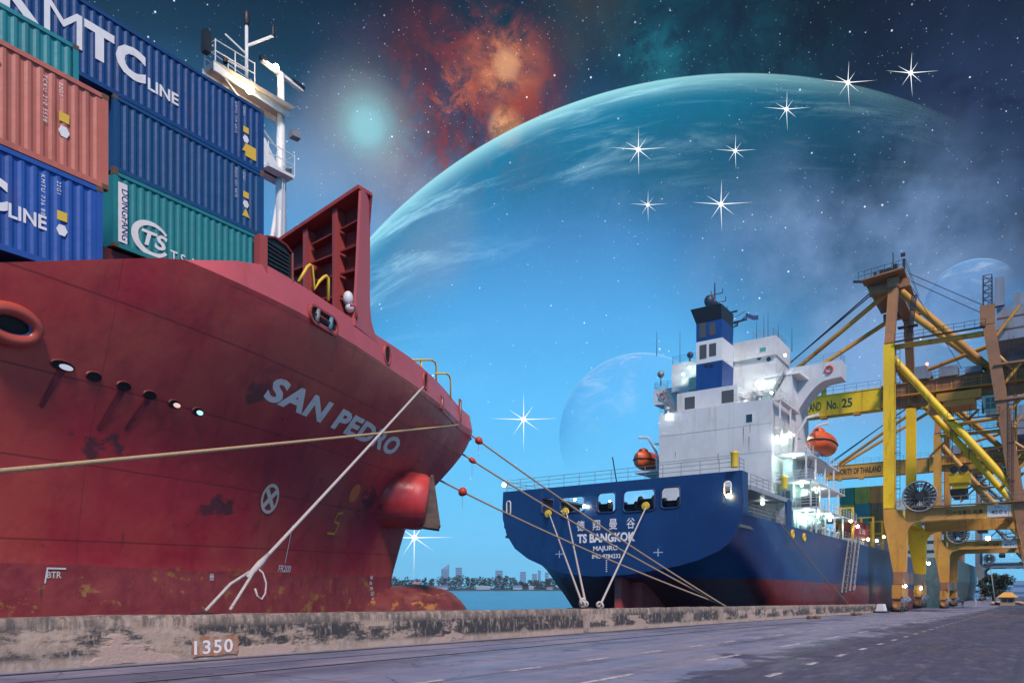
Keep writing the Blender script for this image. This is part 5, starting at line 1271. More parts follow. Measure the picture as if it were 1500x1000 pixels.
rope('mooring_rope', 'thin brown spring line down the blue ship\'s side toward the hanging gangway', at(1136,757,v=VN-.1), at(1243,884,v=17.3), .05, M['rope_brown'], .3)
bollard(bA.x+.15, 'dark bollard behind the wall where two pale stern ropes meet'); bollard(bB.x, 'dark bollard behind the wall under the slanting pale rope'); bollard(e0.x+.3, 'dark bollard behind the wall where three brown ropes end'); bollard(at(1243,884,v=17.3).x, 'dark bollard at the foot of the thin spring line')
# deck cargo
cols = {'tg': painted('deep_green_container_paint', (.03,.34,.26)), 'yg': painted('olive_yellow_container_paint', (.52,.55,.08)), 'or': painted('orange_container_paint', (.75,.32,.07)), 'tq': painted('blue_green_container_paint', (.03,.32,.42)), 'ol': painted('brown_container_paint', (.20,.15,.06)), 'dr': painted('dark_red_container_paint', (.22,.03,.035))}
cg = 'containers stacked forward on the blue ship'
nm = {(0,2):('or','orange container, topmost of the stack, nearest the yellow crane leg'),(1,2):('yg','olive-yellow container in the middle of the stack\'s top row'),(2,2):('tg','deep green container at the left of the stack\'s top row'),
      (0,1):('ol','brown container in the second row, beside the yellow crane leg'),(1,1):('tq','blue-green container in the middle of the second row'),(2,1):('yg','olive-yellow container at the left of the second row'),
      (0,0):('ol','brown container at the bottom of the stack beside the crane leg'),(1,0):('tg','green container at the bottom middle of the stack'),(2,0):('ol','brown container at the bottom left of the stack')}
for (i, j), (k, lab) in nm.items(): container(151, 19.7+2.46*i, 8.6+2.92*j, 12.19, cols[k], lab, 2.9, group=cg, ends=True)
obj('hatch_coaming', MB().box((138.6, 19.9, 5.2), (152, 42, 8.58)), grayp, BS)
t = container(124.5, 20.0, 7.0, 12.19, cols['dr'], 'dark red container low on the blue ship\'s deck, before the tall stack', 2.59, group=cg); ctext(t, 'TS', 116.5, 7.8, 20.0, wlb, h=1.0, bold=.02); ctext(t, 'LINES', 119, 7.9, 20.0, wlb, h=.8, bold=.02)
obj('hatch_coaming', MB().box((112, 20.2, 5.2), (125, 42, 6.98)), grayp, BS)
for u_ in (110.5, 127, 136):
    lb_ = MB(); lb_.beam(V(u_,19.8,5.2),V(u_,19.8,11),.3).beam(V(u_,21.5,5.2),V(u_,21.5,11),.3).beam(V(u_,19.7,9),V(u_,22,9),.15,.2).beam(V(u_,19.7,11),V(u_,22,11),.15,.2); obj('lashing_bridge', lb_, yrl, BS)
for u_, z_, m_, pw in ((108,9.0,'white_lamp',200),(113,8.6,'white_lamp',200),(121,7.2,'warm_lamp',200),(129,7.4,'warm_lamp',260),(136,8.4,'ylamp',260)):
    lamp(BS, V(u_,19.6,z_), M[m_], .2, pw, (.8,1,.9) if m_ == 'white_lamp' else (1,.75,.45))
# ================================================================ ship-to-shore cranes
def ppaint(n, a, b2): return mat(n, a, .5, layers=[(b2, .12, .42, .6, V1, .95), ((.13,.06,.03), .9, .56, .74, ST, .7), ((.06,.05,.045), 2.0, .6, .75, V1, .6)])
CM = {'yellow': ppaint('yellow_crane_paint', (.95,.64,.015), (.82,.50,.02)), 'orange': ppaint('orange_crane_paint', (.68,.34,.05), (.52,.25,.06)), 'brown': ppaint('rusty_brown_crane_paint', (.36,.17,.075), (.26,.13,.075)),
      'boom': ppaint('bright_yellow_boom_paint', (1.0,.66,.015), (.92,.56,.02)), 'cab': mat('pale_green_cab', (.45,.62,.58), .4), 'house': mat('grey_machinery_cladding', (.22,.28,.38), .6, layers=[((.14,.15,.2), .8, .45, .7, ST, .8)])}
CG = {k: ppaint('grey_crane_'+k, (.22,.25,.28), (.17,.18,.2)) for k in CM}
def crane(u0, P, label, words, boomm='boom', detail=1, leaf='yellow', number=None):
    G = gz(u0); dz = G-gz(118)
    T = lambda u, v, z: V(u-118+u0, v, z+dz)
    cr0 = thing('gantry_crane', label, 'crane', T(130, 8, gz(118)), 'ship-to-shore gantry cranes along the quay')
    def bm(name, segs, m, parent=cr0):
        mb = MB()
        for p, q, w, *h in segs: mb.beam(T(*p), T(*q), w, h[0] if h else w)
        return obj(name, mb, P[m], parent)
    def tb(name, p, q, r, m, parent=cr0): return obj(name, MB().tube([T(*p), T(*q)], r, 12), P[m], parent, True, 50)
    UN, UF = 118, 142
    for u in (UN, UF):
        near = u == UN
        # waterside leg: straight shaft, slimmer mast above, splayed foot under the portal
        lg = bm('waterside_leg', [((u,16.25,11.2),(u,16.25,34.8),1.45,1.5)], leaf if near else leaf)
        bm('mast', [((u,16.25,34.8),(u+(4 if near else -4),16.25,44.6),1.25,1.2)], 'brown', lg)
        ft = MB(); ft.hexa([T(u-.75,14.1,2.2),T(u+.75,14.1,2.2),T(u+.75,15.7,2.2),T(u-.75,15.7,2.2),T(u-.75,13.9,9.3),T(u+.75,13.9,9.3),T(u+.75,16.9,9.3),T(u-.75,16.9,9.3)])
        ft.hexa([T(u-.75,13.9,9.3),T(u+.75,13.9,9.3),T(u+.75,16.9,9.3),T(u-.75,16.9,9.3),T(u-.75,15.5,11.3),T(u+.75,15.5,11.3),T(u+.75,16.98,11.3),T(u-.75,16.98,11.3)])
        # rounded inner corner under the portal beam
        k_ = 8; pts_ = [(14.1+.2,9.35)]+[(14.0-2.0+2.0*math.cos(math.pi/2*i/k_), 7.4+1.95*math.sin(math.pi/2*i/k_)) for i in range(k_+1)]
        ft.plate([[(x, y) for x, y in pts_]], lambda x, y, o: T(u-.7+o, x, y), 1.4)
        obj('leg_foot', ft, P['orange'] if near else P[leaf], lg, True, 30)
        ll = bm('landside_leg', [((u,-1.2,gz(118)+4),(u,.9,11),1.5,1.6),((u,.9,11),(u,4.3,35.5),1.4,1.5)], 'brown' if near else 'orange')
        pb = bm('portal_beam', [((u,14.2,10.2),(u,-1.5,10.2),1.3,1.75)], 'orange')
        if near:
            ribs = MB()
            for v_ in (12.6, 9.2, 5.5, 2.0): ribs.beam(T(u-.68,v_,9.4), T(u-.68,v_,11.0), .05, .1)
            obj('beam_rib', ribs, P['brown'], pb)
            wk = MB().beam(T(u-.9,14.0,11.25), T(u-.9,-2,11.25), 1.1, .12); obj('walkway', wk, P['brown'], pb)
            rl_ = MB()
            for hh in (.55, 1.1): rl_.tube([T(u-1.4,14,11.3+hh), T(u-1.4,-2,11.3+hh)], .03, 5)
            for k in range(15): rl_.tube([T(u-1.4,14-k*1.1,11.3), T(u-1.4,14-k*1.1,12.4)], .03, 5)
            obj('railing', rl_, M['steel'], pb)
        tb('top_tie', (u,16.25,34.4), (u,4.2,34.2), .38, 'orange')
        tb('diagonal_brace', (u,15.9,33.0), (u,.9,12.2), .5, leaf if near else 'yellow')
        tb('lower_tie', (u,9.0,22.3), (u,3.2,22.6), .25, 'orange')
        # bogies
        for v_, hd in ((14.9, 'orange'), (-1.2, 'orange')):
            eq = bm('equaliser_beam', [((u-3.0,v_,gz(118)+2.9),(u+3.0,v_,gz(118)+2.9),1.3,1.9)] if 1 else [], 'orange')
            obj('pivot', MB().lathe(T(u-2.1,v_-.7,gz(118)+4.0), (0,-1,0), [(0,.55),(.15,.55),(.15,0)], 16), P['brown'], eq)
            for du in (-2.4, 2.4):
                bg = bm('bogie', [((u+du-1.6,v_,gz(118)+1.0),(u+du+1.6,v_,gz(118)+1.0),.9,1.1),((u+du-.3,v_,gz(118)+1.5),(u+du+.3,v_,gz(118)+2.0),.8,.8)], 'brown')
                for d2 in (-1.0, 1.0): obj('wheel', MB().lathe(T(u+du+d2,v_-.62,gz(118)+.42), (0,1,0), [(0,0),(0,.4),(.2,.42),(1.1,.42),(1.3,.4),(1.3,0)], 18), M['dark_steel'], bg, True, 40)
                obj('buffer', MB().lathe(T(u+du-1.7,v_,gz(118)+1.0), (-1,0,0), [(0,.2),(.5,.2),(.5,.3),(.6,.3),(.6,0)], 10), P['orange'], bg)
                obj('motor', MB().lathe(T(u+du,v_-.5,gz(118)+1.7), (0,-1,0), [(0,.26),(.6,.26),(.62,0)], 10).box(T(u+du-.6,v_-.9,gz(118)+1.4), T(u+du+.6,v_-.45,gz(118)+2.2)), P['house'], bg)
    tb('sill_beam', (UN,16.25,33.6), (UF,16.25,33.6), .5, 'brown'); tb('sill_beam', (UN,2.2,11), (UF,2.2,11), .6, 'brown'); bm('sill_beam', [((UN-1.6,14.9,1.3),(UF+1.6,14.9,1.3),1.3,1.75),((UN-.9,14.9,.3),(UN+.9,14.9,.3),1.2,.5),((UF-.9,14.9,.3),(UF+.9,14.9,.3),1.2,.5)], 'brown'); bm('sill_beam', [((UN,15.2,10.4),(UF,15.2,10.4),1.1,1.4)], leaf)
    tb('back_brace', (130,4.5,35.8), (133,14.7,33.8), .32, 'orange')
    # apex platform
    ap = bm('apex_head', [((121,16.25,44.9),(139,16.25,44.9),1.5,1.4),((122.5,19.6,44.6),(122.5,14.2,44.9),1.0,1.2),((136,19.6,44.6),(136,14.2,44.9),1.0,1.2)], 'brown')
    bm('apex_platform', [((120.5,20.2,45.5),(120.5,14.6,46.0),2.6,.2),((129,20,45.6),(129,14.6,46),14,.15)], 'brown', ap)
    rl_ = MB()
    for hh in (.5, 1.1): rl_.tube([T(119.3,20.6,45.6+hh), T(119.3,14.4,46.1+hh), T(136,14.4,46.1+hh)], .035, 5)
    for k in range(8): rl_.tube([T(119.3,20.6-k*.88,45.6+k*.07), T(119.3,20.6-k*.88,46.8+k*.07)], .035, 5)
    obj('railing', rl_, M['dark_steel'], ap)
    mc = MB().beam(T(121,16.2,46),T(121,16.2,49.2),.12).beam(T(121,15.9,46),T(121,15.9,47.4),.5,.6).beam(T(121,17.6,46),T(121,17.6,47),.8,.5).beam(T(122,14.9,46),T(122,14.9,48.3),.35).beam(T(121,18.6,46),T(121,18.6,46.9),.4)
    mc.lathe(T(122,16.9,46.6),(1,0,0),[(0,.0),(0,.9),(.3,.9),(.3,0)],14).beam(T(121,14.9,48.3),T(121,14.9,48.8),.6,.2).beam(T(121,19.9,45.8),T(121,21.6,46.2),.3,.3)
    obj('sheave_gear', mc, M['dark_steel'], ap)
    # stair tower on the mast
    sw = MB()
    for k in range(26): sw.beam(T(121.2,14.6-.03*k,34.8+.3*k), T(121.2,13.9-.03*k,34.8+.3*k), .06, .22)
    sw.beam(T(121.2,14.6,34.8),T(121.2,13.8,42.6),.06).beam(T(121.2,13.9,34.8),T(121.2,13.1,42.6),.06).beam(T(121.2,15.6,38),T(121.2,13.0,38),1.2,.1)
    obj('mast_ladder', sw, M['dark_steel'], cr0)
    # boom and main girder
    bo = obj('boom', MB().box(T(129.0,19,28.35), T(131.0,42,31.5)).box(T(128.9,19,31.5), T(131.1,42,31.62)).box(T(128.9,19,28.2), T(131.1,42,28.35)), P[boomm], cr0)
    fl_ = MB()
    for k in range(12): fl_.box(T(128.93,20+k*1.9,28.35), T(129.0,20.08+k*1.9,31.5))
    obj('web_stiffener', fl_, P['orange'], bo) if detail and 0 else None
    rl_ = MB()
    for hh in (.6, 1.15): rl_.tube([T(128.7,19,31.6+hh), T(128.7,42,31.6+hh)], .03, 5)
    for k in range(14): rl_.tube([T(128.7,19+k*1.75,31.6), T(128.7,19+k*1.75,32.75)], .035, 5)
    obj('railing', rl_, M['steel'], bo)
    for v_ in (22, 27, 33, 38): obj('trolley_rail_bracket', MB().box(T(128.6,v_,27.7), T(129.6,v_+1.0,28.2)), P['orange'], bo)
    obj('boom_latch', MB().box(T(128.9,27.2,31.6), T(129.6,27.9,33.4)), P[boomm], bo)
    if words:
        w_ = 24.6 if number is None else 24.6
        v_end = 28.9
        for body, va, vb in words:
            tt = text_fit(body, w=va-vb, h=1.5, bold=.03)
            mb = MB(); mb.add([T(128.985, va-x, 29.15+y) for x, y in tt[0]], tt[1]); obj('lettering', mb, M['green_letter'] if boomm == 'boom' else M['black_letter'], bo, recalc=False)
    gi = obj('main_girder', MB().box(T(128.6,-6,28.3), T(131.4,18.9,31.5)).box(T(128.3,-6,31.5), T(131.7,18.9,31.65)), P['brown' if boomm == 'boom' else 'orange'], cr0)
    gp = MB()
    for k in range(12): gp.box(T(128.52,-4+k*1.9,28.4), T(128.6,-3.85+k*1.9,31.4))
    obj('girder_rib', gp, P['orange'], gi)
    obj('girder_walkway', MB().box(T(127.2,-6,29.4), T(128.5,17,29.55)), P['orange'], gi)
    rl_ = MB()
    for hh in (.55, 1.1): rl_.tube([T(127.25,-6,29.5+hh), T(127.25,17,29.5+hh)], .03, 5)
    for k in range(16): rl_.tube([T(127.25,-6+k*1.5,29.5), T(127.25,-6+k*1.5,30.7)], .035, 5)
    for hh in (.55, 1.1): rl_.tube([T(128.4,-2,31.6+hh), T(128.4,15,31.6+hh)], .03, 5)
    for k in range(12): rl_.tube([T(128.4,-2+k*1.5,31.6), T(128.4,-2+k*1.5,32.8)], .035, 5)
    obj('railing', rl_, M['dark_steel'], gi)
    tm_ = MB().box(T(128.0,8.5,31.7), T(131.5,11,33.2)).box(T(128,5.5,31.7), T(131.5,7.6,32.6)).lathe(T(128.0,12.4,32.3), (1,0,0), [(0,0),(0,.6),(2,.6),(2,0)], 14)
    obj('hoist_machine', tm_, P['house'], gi)
    tl = obj('trolley', MB().box(T(127.5,6.3,27.0), T(132.5,10.4,28.2)).box(T(127.2,5.5,27.8), T(127.7,11.2,29.0)).box(T(128,10.6,26.6),T(131,12.4,28.2)), P['orange'], cr0)
    cb_ = obj('operator_cab', MB().hexa([T(127.8,3.0,25.2),T(130.2,3.0,25.2),T(130.2,5.0,25.2),T(127.8,5.0,25.2),T(127.8,3.0,28.0),T(130.2,3.0,28.0),T(130.2,5.6,28.0),T(127.8,5.6,28.0)]), P['cab'], tl)
    obj('cab_window', MB().box(T(127.75,3.8,26.0), T(127.79,5.0,27.6)).box(T(127.9,5.25,25.8),T(130.1,5.5,27.6)), M['glass'], cb_)
    obj('cab_mullion', MB().box(T(127.72,4.35,26.0), T(127.75,4.43,27.6)).box(T(127.72,3.8,26.75), T(127.75,5.0,26.83)), P['cab'], cb_)
    # spreader hanging on its ropes
    hs = obj('head_block', MB().box(T(128.2,7.0,15.6), T(131.8,9.7,17.0)).box(T(128.6,7.3,17.0), T(129.4,8.0,18.2)).box(T(128.6,8.7,17.0), T(129.4,9.4,18.2)).box(T(128.5,7.4,14.6), T(131.5,9.3,15.6)), P['boom'], tl)
    obj('sheave', MB().lathe(T(128.15,7.7,17.6),(-1,0,0),[(0,.0),(0,.55),(.2,.55),(.2,0)],14).lathe(T(128.15,9.0,17.6),(-1,0,0),[(0,.0),(0,.55),(.2,.55),(.2,0)],14), M['dark_steel'], hs)
    obj('spreader', MB().box(T(126.5,7.4,13.6), T(133.5,9.3,14.3)).box(T(128.0,7.2,14.0),T(128.6,9.5,14.7)), M['dark_steel'], hs)
    hr_ = MB()
    for a in ((128.6,7.3),(128.6,9.3),(131.4,7.3),(131.4,9.3)): hr_.tube([T(a[0],a[1],17.2), T(a[0],a[1]+.3*(a[1]-8.3),27.2)], .04, 4)
    obj('hoist_rope', hr_, M['dark_steel'], hs)
    # stays
    for u in (124.5, 135.5):
        tb('fore_stay', (u,17.6,44.6), (130+(u-130)*.2,38.8,31.8), .36, 'orange')
        tb('back_stay', (u,15.6,44.5), (130,4.0,31.6), .52, 'orange')
    so_ = MB()
    for k in (0, 1): so_.tube([T(123.5+k,18.4,45.8), T(129.3,40.8,32.2+.4*k)], .1, 6)
    obj('stay_rod', so_, M['dark_steel'], cr0)
    so_ = MB()
    for k in (0, 1): so_.tube([T(122+k*1.5,14.2,46.0-.6*k), T(122+k,4.6,39.0-.9*k)], .05, 4)
    obj('stay_rope', so_, M['dark_steel'], cr0)
    # machinery house, rear gantry and lattice post over the landside legs
    bm('rear_post', [((118,4.4,35.2),(118,4.4,37.8),1.7,1.6)], 'brown')
    lt_ = MB(); q_ = [(117.4,4.9),(118.6,4.9),(118.6,3.9),(117.4,3.9)]
    for a, b2 in q_: lt_.beam(T(a,b2,37.8), T(a,b2,41.8), .12)
    for k in range(4):
        for i in range(4): a, b2 = q_[i], q_[(i+1)%4]; lt_.beam(T(*a,37.8+k), T(*b2,38.8+k), .07); lt_.beam(T(*a,38.8+k), T(*b2,38.8+k), .07)
    obj('lattice_post', lt_, M['dark_steel'], cr0)
    hsx = obj('machinery_house', MB().box(T(119,-5,33.2), T(140,3.4,37.6)).box(T(120,-4,37.6),T(128,1.6,39.6)).box(T(118.5,2.5,37.8),T(119.5,3.6,41.6)), P['house'], cr0)
    obj('house_rib', MB().box(T(118.9,-5,34.6),T(119,3.4,34.75)).box(T(118.9,-5,36.2),T(119,3.4,36.35)), P['brown'], hsx)
    zz = MB()
    for k in range(6):
        z_ = 10+4.2*k; zz.tube([T(124,1.4,z_), T(136,1.4,z_+4)], .16, 6); zz.tube([T(136,1.4,z_), T(124,1.4,z_+4)], .16, 6); zz.tube([T(117.6,-1.2,z_+2), T(117.6,-5,z_+5)], .15, 6); zz.tube([T(117.6,-5,z_+1), T(117.6,-1.2,z_+1)], .12, 6)
    zs = [(3.9,33.2),(.2,29.5+8),(3.7,30.2),(0.2,27.8),(3.2,24.4),(.2,30.6),(3.0,21.4),(-.4,18.4),(2.6,16.4),(-1.2,13.2)]
    for (a, b2), (c_, d_) in (((4.2,32.5),(.8,37.0)),((4.2,32.3),(1.6,28.8)),((3.6,25.6),(.6,29.6)),((3.4,21.6),(.2,25.4)),((3.2,20.6),(-.4,17.6)),((2.5,14.0),(-.8,17.4))): zz.tube([T(117.6,a,b2), T(117.6,c_,d_)], .2, 8)
    obj('bracing', zz, P['orange'], cr0)
    # catwalks, ladders, pipes and wires
    for z_, va, vb in ((34.9,15.5,4.6),(22.9,9.0,3.0)):
        cw = MB().beam(T(117.2,va,z_),T(117.2,vb,z_),.7,.07)
        for hh in (.5,1.0): cw.tube([T(116.9,va,z_+hh),T(116.9,vb,z_+hh)],.03,4)
        n_ = int((va-vb)/1.2)
        for k in range(n_+1): q = va+(vb-va)*k/n_; cw.tube([T(116.9,q,z_),T(116.9,q,z_+1)],.03,4)
        obj('catwalk', cw, M['dark_steel'], cr0)
    for v_, z0_, z1_ in ((15.3,11.5,34.5),(2.0,11.5,33)):
        ld = MB().beam(T(117.1,v_,z0_),T(117.1,v_,z1_),.06).beam(T(117.1,v_-.5,z0_),T(117.1,v_-.5,z1_),.06)
        for k in range(int((z1_-z0_)/.6)): ld.beam(T(117.1,v_,z0_+.6*k),T(117.1,v_-.5,z0_+.6*k),.045)
        for k in range(int((z1_-z0_)/5)): ld.torus(T(116.8,v_-.25,z0_+2.5+5*k),(0,0,1),.4,.03,12,4)
        obj('leg_ladder', ld, M['dark_steel'], cr0)
    wr = MB()
    for k in range(6): wr.tube([T(128.9+.4*k,16-.9*k,28.2),T(128.9+.4*k,13.2-.8*k,27.3-.2*k),T(128.9+.4*k,10.6,27.6)],.04,4)
    for k in range(2): wr.tube([T(122+k,14.5,45.2),T(127+k,8,32.4)],.025,4)
    obj('festoon_cable', wr, M['dark_steel'], cr0)
    for a_, b_ in ((T(127.4,12.5,31.7),T(128.6,14.2,33.6)),(T(127.3,-1,31.7),T(128.9,3,34.2))): obj('switch_house', MB().box(a_, b_), P['house'], cr0)
    for va, za, vb, zb in ((13.5,22,6.5,29),(6.5,22.5,13,28.6)): tb('frame_brace',(142,va,za),(142,vb,zb),.2,'orange')
    for z_ in (16.5,22.3): tb('side_tie',(118,3.0,z_),(142,3.0,z_),.28,'brown')
    st2 = MB()
    for k in range(4):
        z_ = 11.3+5*k; a_, b_ = (119.5,127.5) if k%2 == 0 else (127.5,119.5)
        st2.beam(T(a_,-.2,z_),T(b_,-.2,z_+5),.8,.12); st2.tube([T(a_,-.6,z_+1),T(b_,-.6,z_+6)],.035,4)
    obj('stair_flight', st2, M['steel'], cr0)
    bm('rear_platform', [((117.8,3.6,29.6),(117.8,-5,29.6),1.6,.25),((117.8,3.6,24.9),(117.8,-5,24.9),1.6,.25),((117.8,-.6,33),(117.8,-.9,10),.7,.7)], 'brown')
    # cable reel on the portal
    re_ = obj('cable_reel', MB().torus(T(116.6,12.3,12.7), (1,0,0), 2.1, .12, 40, 6).torus(T(117.2,12.3,12.7), (1,0,0), 2.1, .12, 40, 6), M['steel'], cr0, True)
    sp_ = MB()
    for k in range(22): a = 2*math.pi*k/22; sp_.beam(T(116.7,12.3+.6*math.cos(a),12.7+.6*math.sin(a)), T(116.7,12.3+2.1*math.cos(a),12.7+2.1*math.sin(a)), .06, .3)
    obj('reel_spoke', sp_, M['dark_steel'], re_)
    obj('reel_hub', MB().lathe(T(116.3,12.3,12.7), (1,0,0), [(0,0),(0,.6),(.9,.6),(.9,0)], 16), M['dark_steel'], re_, True, 40)
    obj('reel_cable', MB().lathe(T(116.72,12.3,12.7), (1,0,0), [(0,1.3),(0,1.75),(.3,1.75),(.3,1.3)], 30), M['house'] if 'house' in M else P['house'], re_, True, 40)
    if detail:
        pbx = 118-.662
        a_ = lambda px: at(px, 755, u=u0-.662).y
        vt, ve_ = at(1385, 756, u=117.34).y, at(1440, 756, u=117.34).y; tt = text_fit('⊕大连重工·起重', w=vt-ve_, h=.85, bold=.02)
        mb = MB(); mb.add([T(pbx, vt-x, 9.8+y) for x, y in tt[0]], tt[1]); obj('lettering', mb, M['black_letter'], cr0, recalc=False)
        sv = at(1463, 756, u=117.34).y; sg = obj('load_sign', MB().box(T(pbx-.03,sv-1.3,9.4), T(pbx,sv+1.3,11.0)), mat('white_sign', (.7,.72,.74), .5), cr0)
        for body, h, y0_ in (('S.W.L.', .26, 10.55), ('40.0 t', .55, 9.75)):
            tt = text_fit(body, h=h, bold=.02); mb = MB(); x0_ = sv+tt[2]/2
            mb.add([T(pbx-.036, x0_-x, y0_+y) for x, y in tt[0]], tt[1]); obj('lettering', mb, M['black_letter'], sg, recalc=False)
    return cr0, T
PW = 'PORT AUTHORITY OF THAILAND'
aY = lambda px, u: at(px, 600, u=u).y
v1 = aY(1203, 129); w1 = v1
cA, TA = crane(118, CM, 'nearest gantry crane, yellow, boom lettered THAILAND No. 25 reaching over the blue ship', [(PW, v1+13.0, v1), ('No.', aY(1211,129), aY(1227.5,129)), ('25', aY(1233,129), aY(1248.5,129))])
cB, TB = crane(187, {**CM, 'boom': CM['orange'], 'yellow': CM['orange']}, 'second gantry crane, rustier orange, standing behind the yellow one numbered 25', [(PW, aY(1291,198)+14.5, aY(1291,198))], boomm='orange', leaf='orange')
cC, TC = crane(345, CG, 'farthest gantry crane, grey portal beyond the two yellow ones', None, boomm='orange', detail=0)
p = at(1447, 788, u=125)
lamp(cA, p, M['ylamp'], .3, 9000, (1,.6,.2)); lamp(cA, at(1358,533,u=129), M['red_lamp'], .22)
for px, py, u in ((1326,858,118),(1349,861,140),(1384,870,187)): lamp(cA if u < 150 else cB, at(px, py, u=u-2), M['white_lamp'], .2, 120, (.8,.9,1))
for px, py, u in ((1324,777,160),(1328,809,160),(1349,820,200),(1355,823,200),(1360,825,200)): pass

# ================================================================ far end of the quay
CS = thing('cargo_ship', 'grey-green cargo ship moored beyond the cranes, seen through their legs', 'ship', (290, 30, WZ))
gm = mat('grey_green_hull', (.07,.11,.11), .5, layers=[((.03,.04,.045), .5, .4, .7, V1, .8)])
hq = MB(); secs = [(256,4),(262,9.5),(272,11.6),(290,12),(400,12)]
for u, b2 in secs: hq.v += [V(u,31-b2*.85,-8),V(u,31-b2,2),V(u,31-b2,9.2),V(u,31+b2,9.2),V(u,31+b2,2),V(u,31+b2*.85,-8)]
for i in range(len(secs)-1):
    for j in range(5): hq.f.append((i*6+j,(i+1)*6+j,(i+1)*6+j+1,i*6+j+1))
hq.f.append(tuple(range(6))); obj('hull', hq, gm, CS)
obj('superstructure', MB().box((270,20,9.2),(280,42,26)).box((271,24,26),(279,38,29)), mat('dim_white_paint', (.4,.44,.45), .5), CS)
wb = MB()
for k in range(5): wb.box((269.95,21,11+3*k),(270,41,12+3*k))
obj('window_row', wb, M['glass'], CS)
for px, py in ((1349.5,820.5),(1355,823.5),(1360.5,825)): lamp(CS, at(px, py, u=254), M['white_lamp'], .45, 0)
for px, py in ((1324,777),(1327,808)): lamp(BS, at(px, py, u=180), M['white_lamp'], .35, 0)
for i, (u, z, k, lab) in enumerate(((300,9.3,'dr','dark red container low on the distant grey-green ship'),(300,11.95,'tq','blue-green container above the dark red one on the distant ship'),(314,9.3,'ol','brown container farthest along the distant ship'),(314,11.95,'dr','dark red container above the brown one on the distant ship'))):
    container(u+12, 19.4, z, 12.19, cols[k], lab, 2.59, group='containers on the distant ship')
# tree, kiosk, lamp post, office blocks at the road's end
def gpt(px, u): p = at(px, 880, u=u); return V(u, p.y, gz(u))
tp_ = gpt(1456, 330)
tt_ = thing('tree', 'dark round-crowned tree at the end of the quay road', 'tree', tp_)
obj('trunk', MB().tube([tp_, tp_+V(.2,.3,3), tp_+V(0,.1,6)], .5, 8, radii=[.6,.45,.3]), mat('bark', (.06,.045,.035), .9), tt_, True)
lm = MB(); random.seed(5)
for k in range(46):
    a = rnd(0, 6.28); rr = rnd(0, 6.2); zz_ = rnd(2.2, 9.6); sc_ = math.sqrt(max(.08, 1-((zz_-4.5)/6.4)**2)); leafcloud(lm, tp_+V(math.cos(a)*rr*sc_, math.sin(a)*rr*sc_, zz_), rnd(1.3, 2.1), 120, .34)
obj('crown', lm, mat('dark_tree_leaves', (.035,.06,.035), .7, layers=[((.02,.035,.02), .4, .4, .65, V1, .9)]), tt_, recalc=False)
kp = gpt(1476, 250)
kk = thing('kiosk', 'small kiosk with a hipped orange roof at the road\'s end', 'kiosk', kp)
obj('wall', MB().box(kp+V(-1.7,-1.7,0), kp+V(1.7,1.7,2.3)), mat('kiosk_wall', (.4,.3,.2), .7), kk)
obj('window', MB().box(kp+V(-1.76,-1.2,.9), kp+V(-1.7,-.2,2.0)).box(kp+V(-1.76,.2,.9), kp+V(-1.7,1.2,2.0)), M['glass'], kk)
rf = [kp+V(a,b2,2.3) for a, b2 in ((-2.5,-2.5),(2.5,-2.5),(2.5,2.5),(-2.5,2.5))]+[kp+V(a,b2,3.7) for a, b2 in ((-.9,-.9),(.9,-.9),(.9,.9),(-.9,.9))]
obj('roof', MB().hexa(rf), mat('orange_roof_sheet', (.75,.40,.10), .5), kk)
lp_ = gpt(1458, 262)
ls = thing('street_lamp', 'slim leaning grey lamp post before the dark tree', 'street lamp', lp_)
top_ = at(1451, 832, u=262); obj('post', MB().tube([lp_, top_], .14, 8, radii=[.2,.1]), M['steel'], ls, True); obj('lamp_arm', MB().beam(top_, top_+V(0,-1.4,.25), .12).beam(top_+V(0,-1.4,.25), top_+V(0,-2.2,.25), .4,.18), M['steel'], ls)
for i, (px0, px1, top, u, lab) in enumerate(((1483,1530,850,520,'pale blue-grey office block at the right edge beyond the tree'),(1465,1490,858,640,'lower hazy block behind the tree'),(1425,1450,866,600,'low hazy warehouse left of the tree'))):
    a, b2 = at(px0, 880, u=u), at(px1, 880, u=u); z1_ = at(px0, top, u=u).z
    o = thing('office_block', lab, 'building', V(u, (a.y+b2.y)/2, gz(u)), 'hazy buildings at the end of the quay')
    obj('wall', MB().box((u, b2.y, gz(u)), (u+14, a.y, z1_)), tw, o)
    wb = MB(); nf = max(2, int((z1_-gz(u))/3.4))
    for k in range(nf): z_ = gz(u)+1.2+k*(z1_-gz(u)-1)/nf; wb.box((u-.06, b2.y+.5, z_), (u, a.y-.5, z_+1.4))
    obj('window_band', wb, tg, o)
random.seed(9)
for i, (px, u, cl_, lab) in enumerate(((1461,255,(.55,.4,.3),'pale sandy heap of sacks left of the kiosk'),(1487,255,(.5,.35,.22),'brownish heap of sacks right of the kiosk'))):
    p = gpt(px, u); o = thing('sack_heap', lab, 'heap', p)
    mb = MB()
    for k in range(9): mb.sphere(p+V(rnd(-1,1), rnd(-1.6,1.6), rnd(.3,.9)), rnd(.5,.8), 10, 6, (1,1.2,.6))
    obj('sacks', mb, mat('sack_cloth', cl_, .9), o, True)
p = gpt(1468, 252); o = thing('blue_barrel', 'small blue barrel standing just left of the kiosk', 'barrel', p); obj('drum', MB().lathe(p, UP, [(0,.0),(0,.45),(.4,.47),(.42,.45),(.8,.47),(.82,.45),(1.2,.45),(1.2,0)], 16), mat('blue_barrel_paint', (.03,.16,.5), .4), o, True, 40)
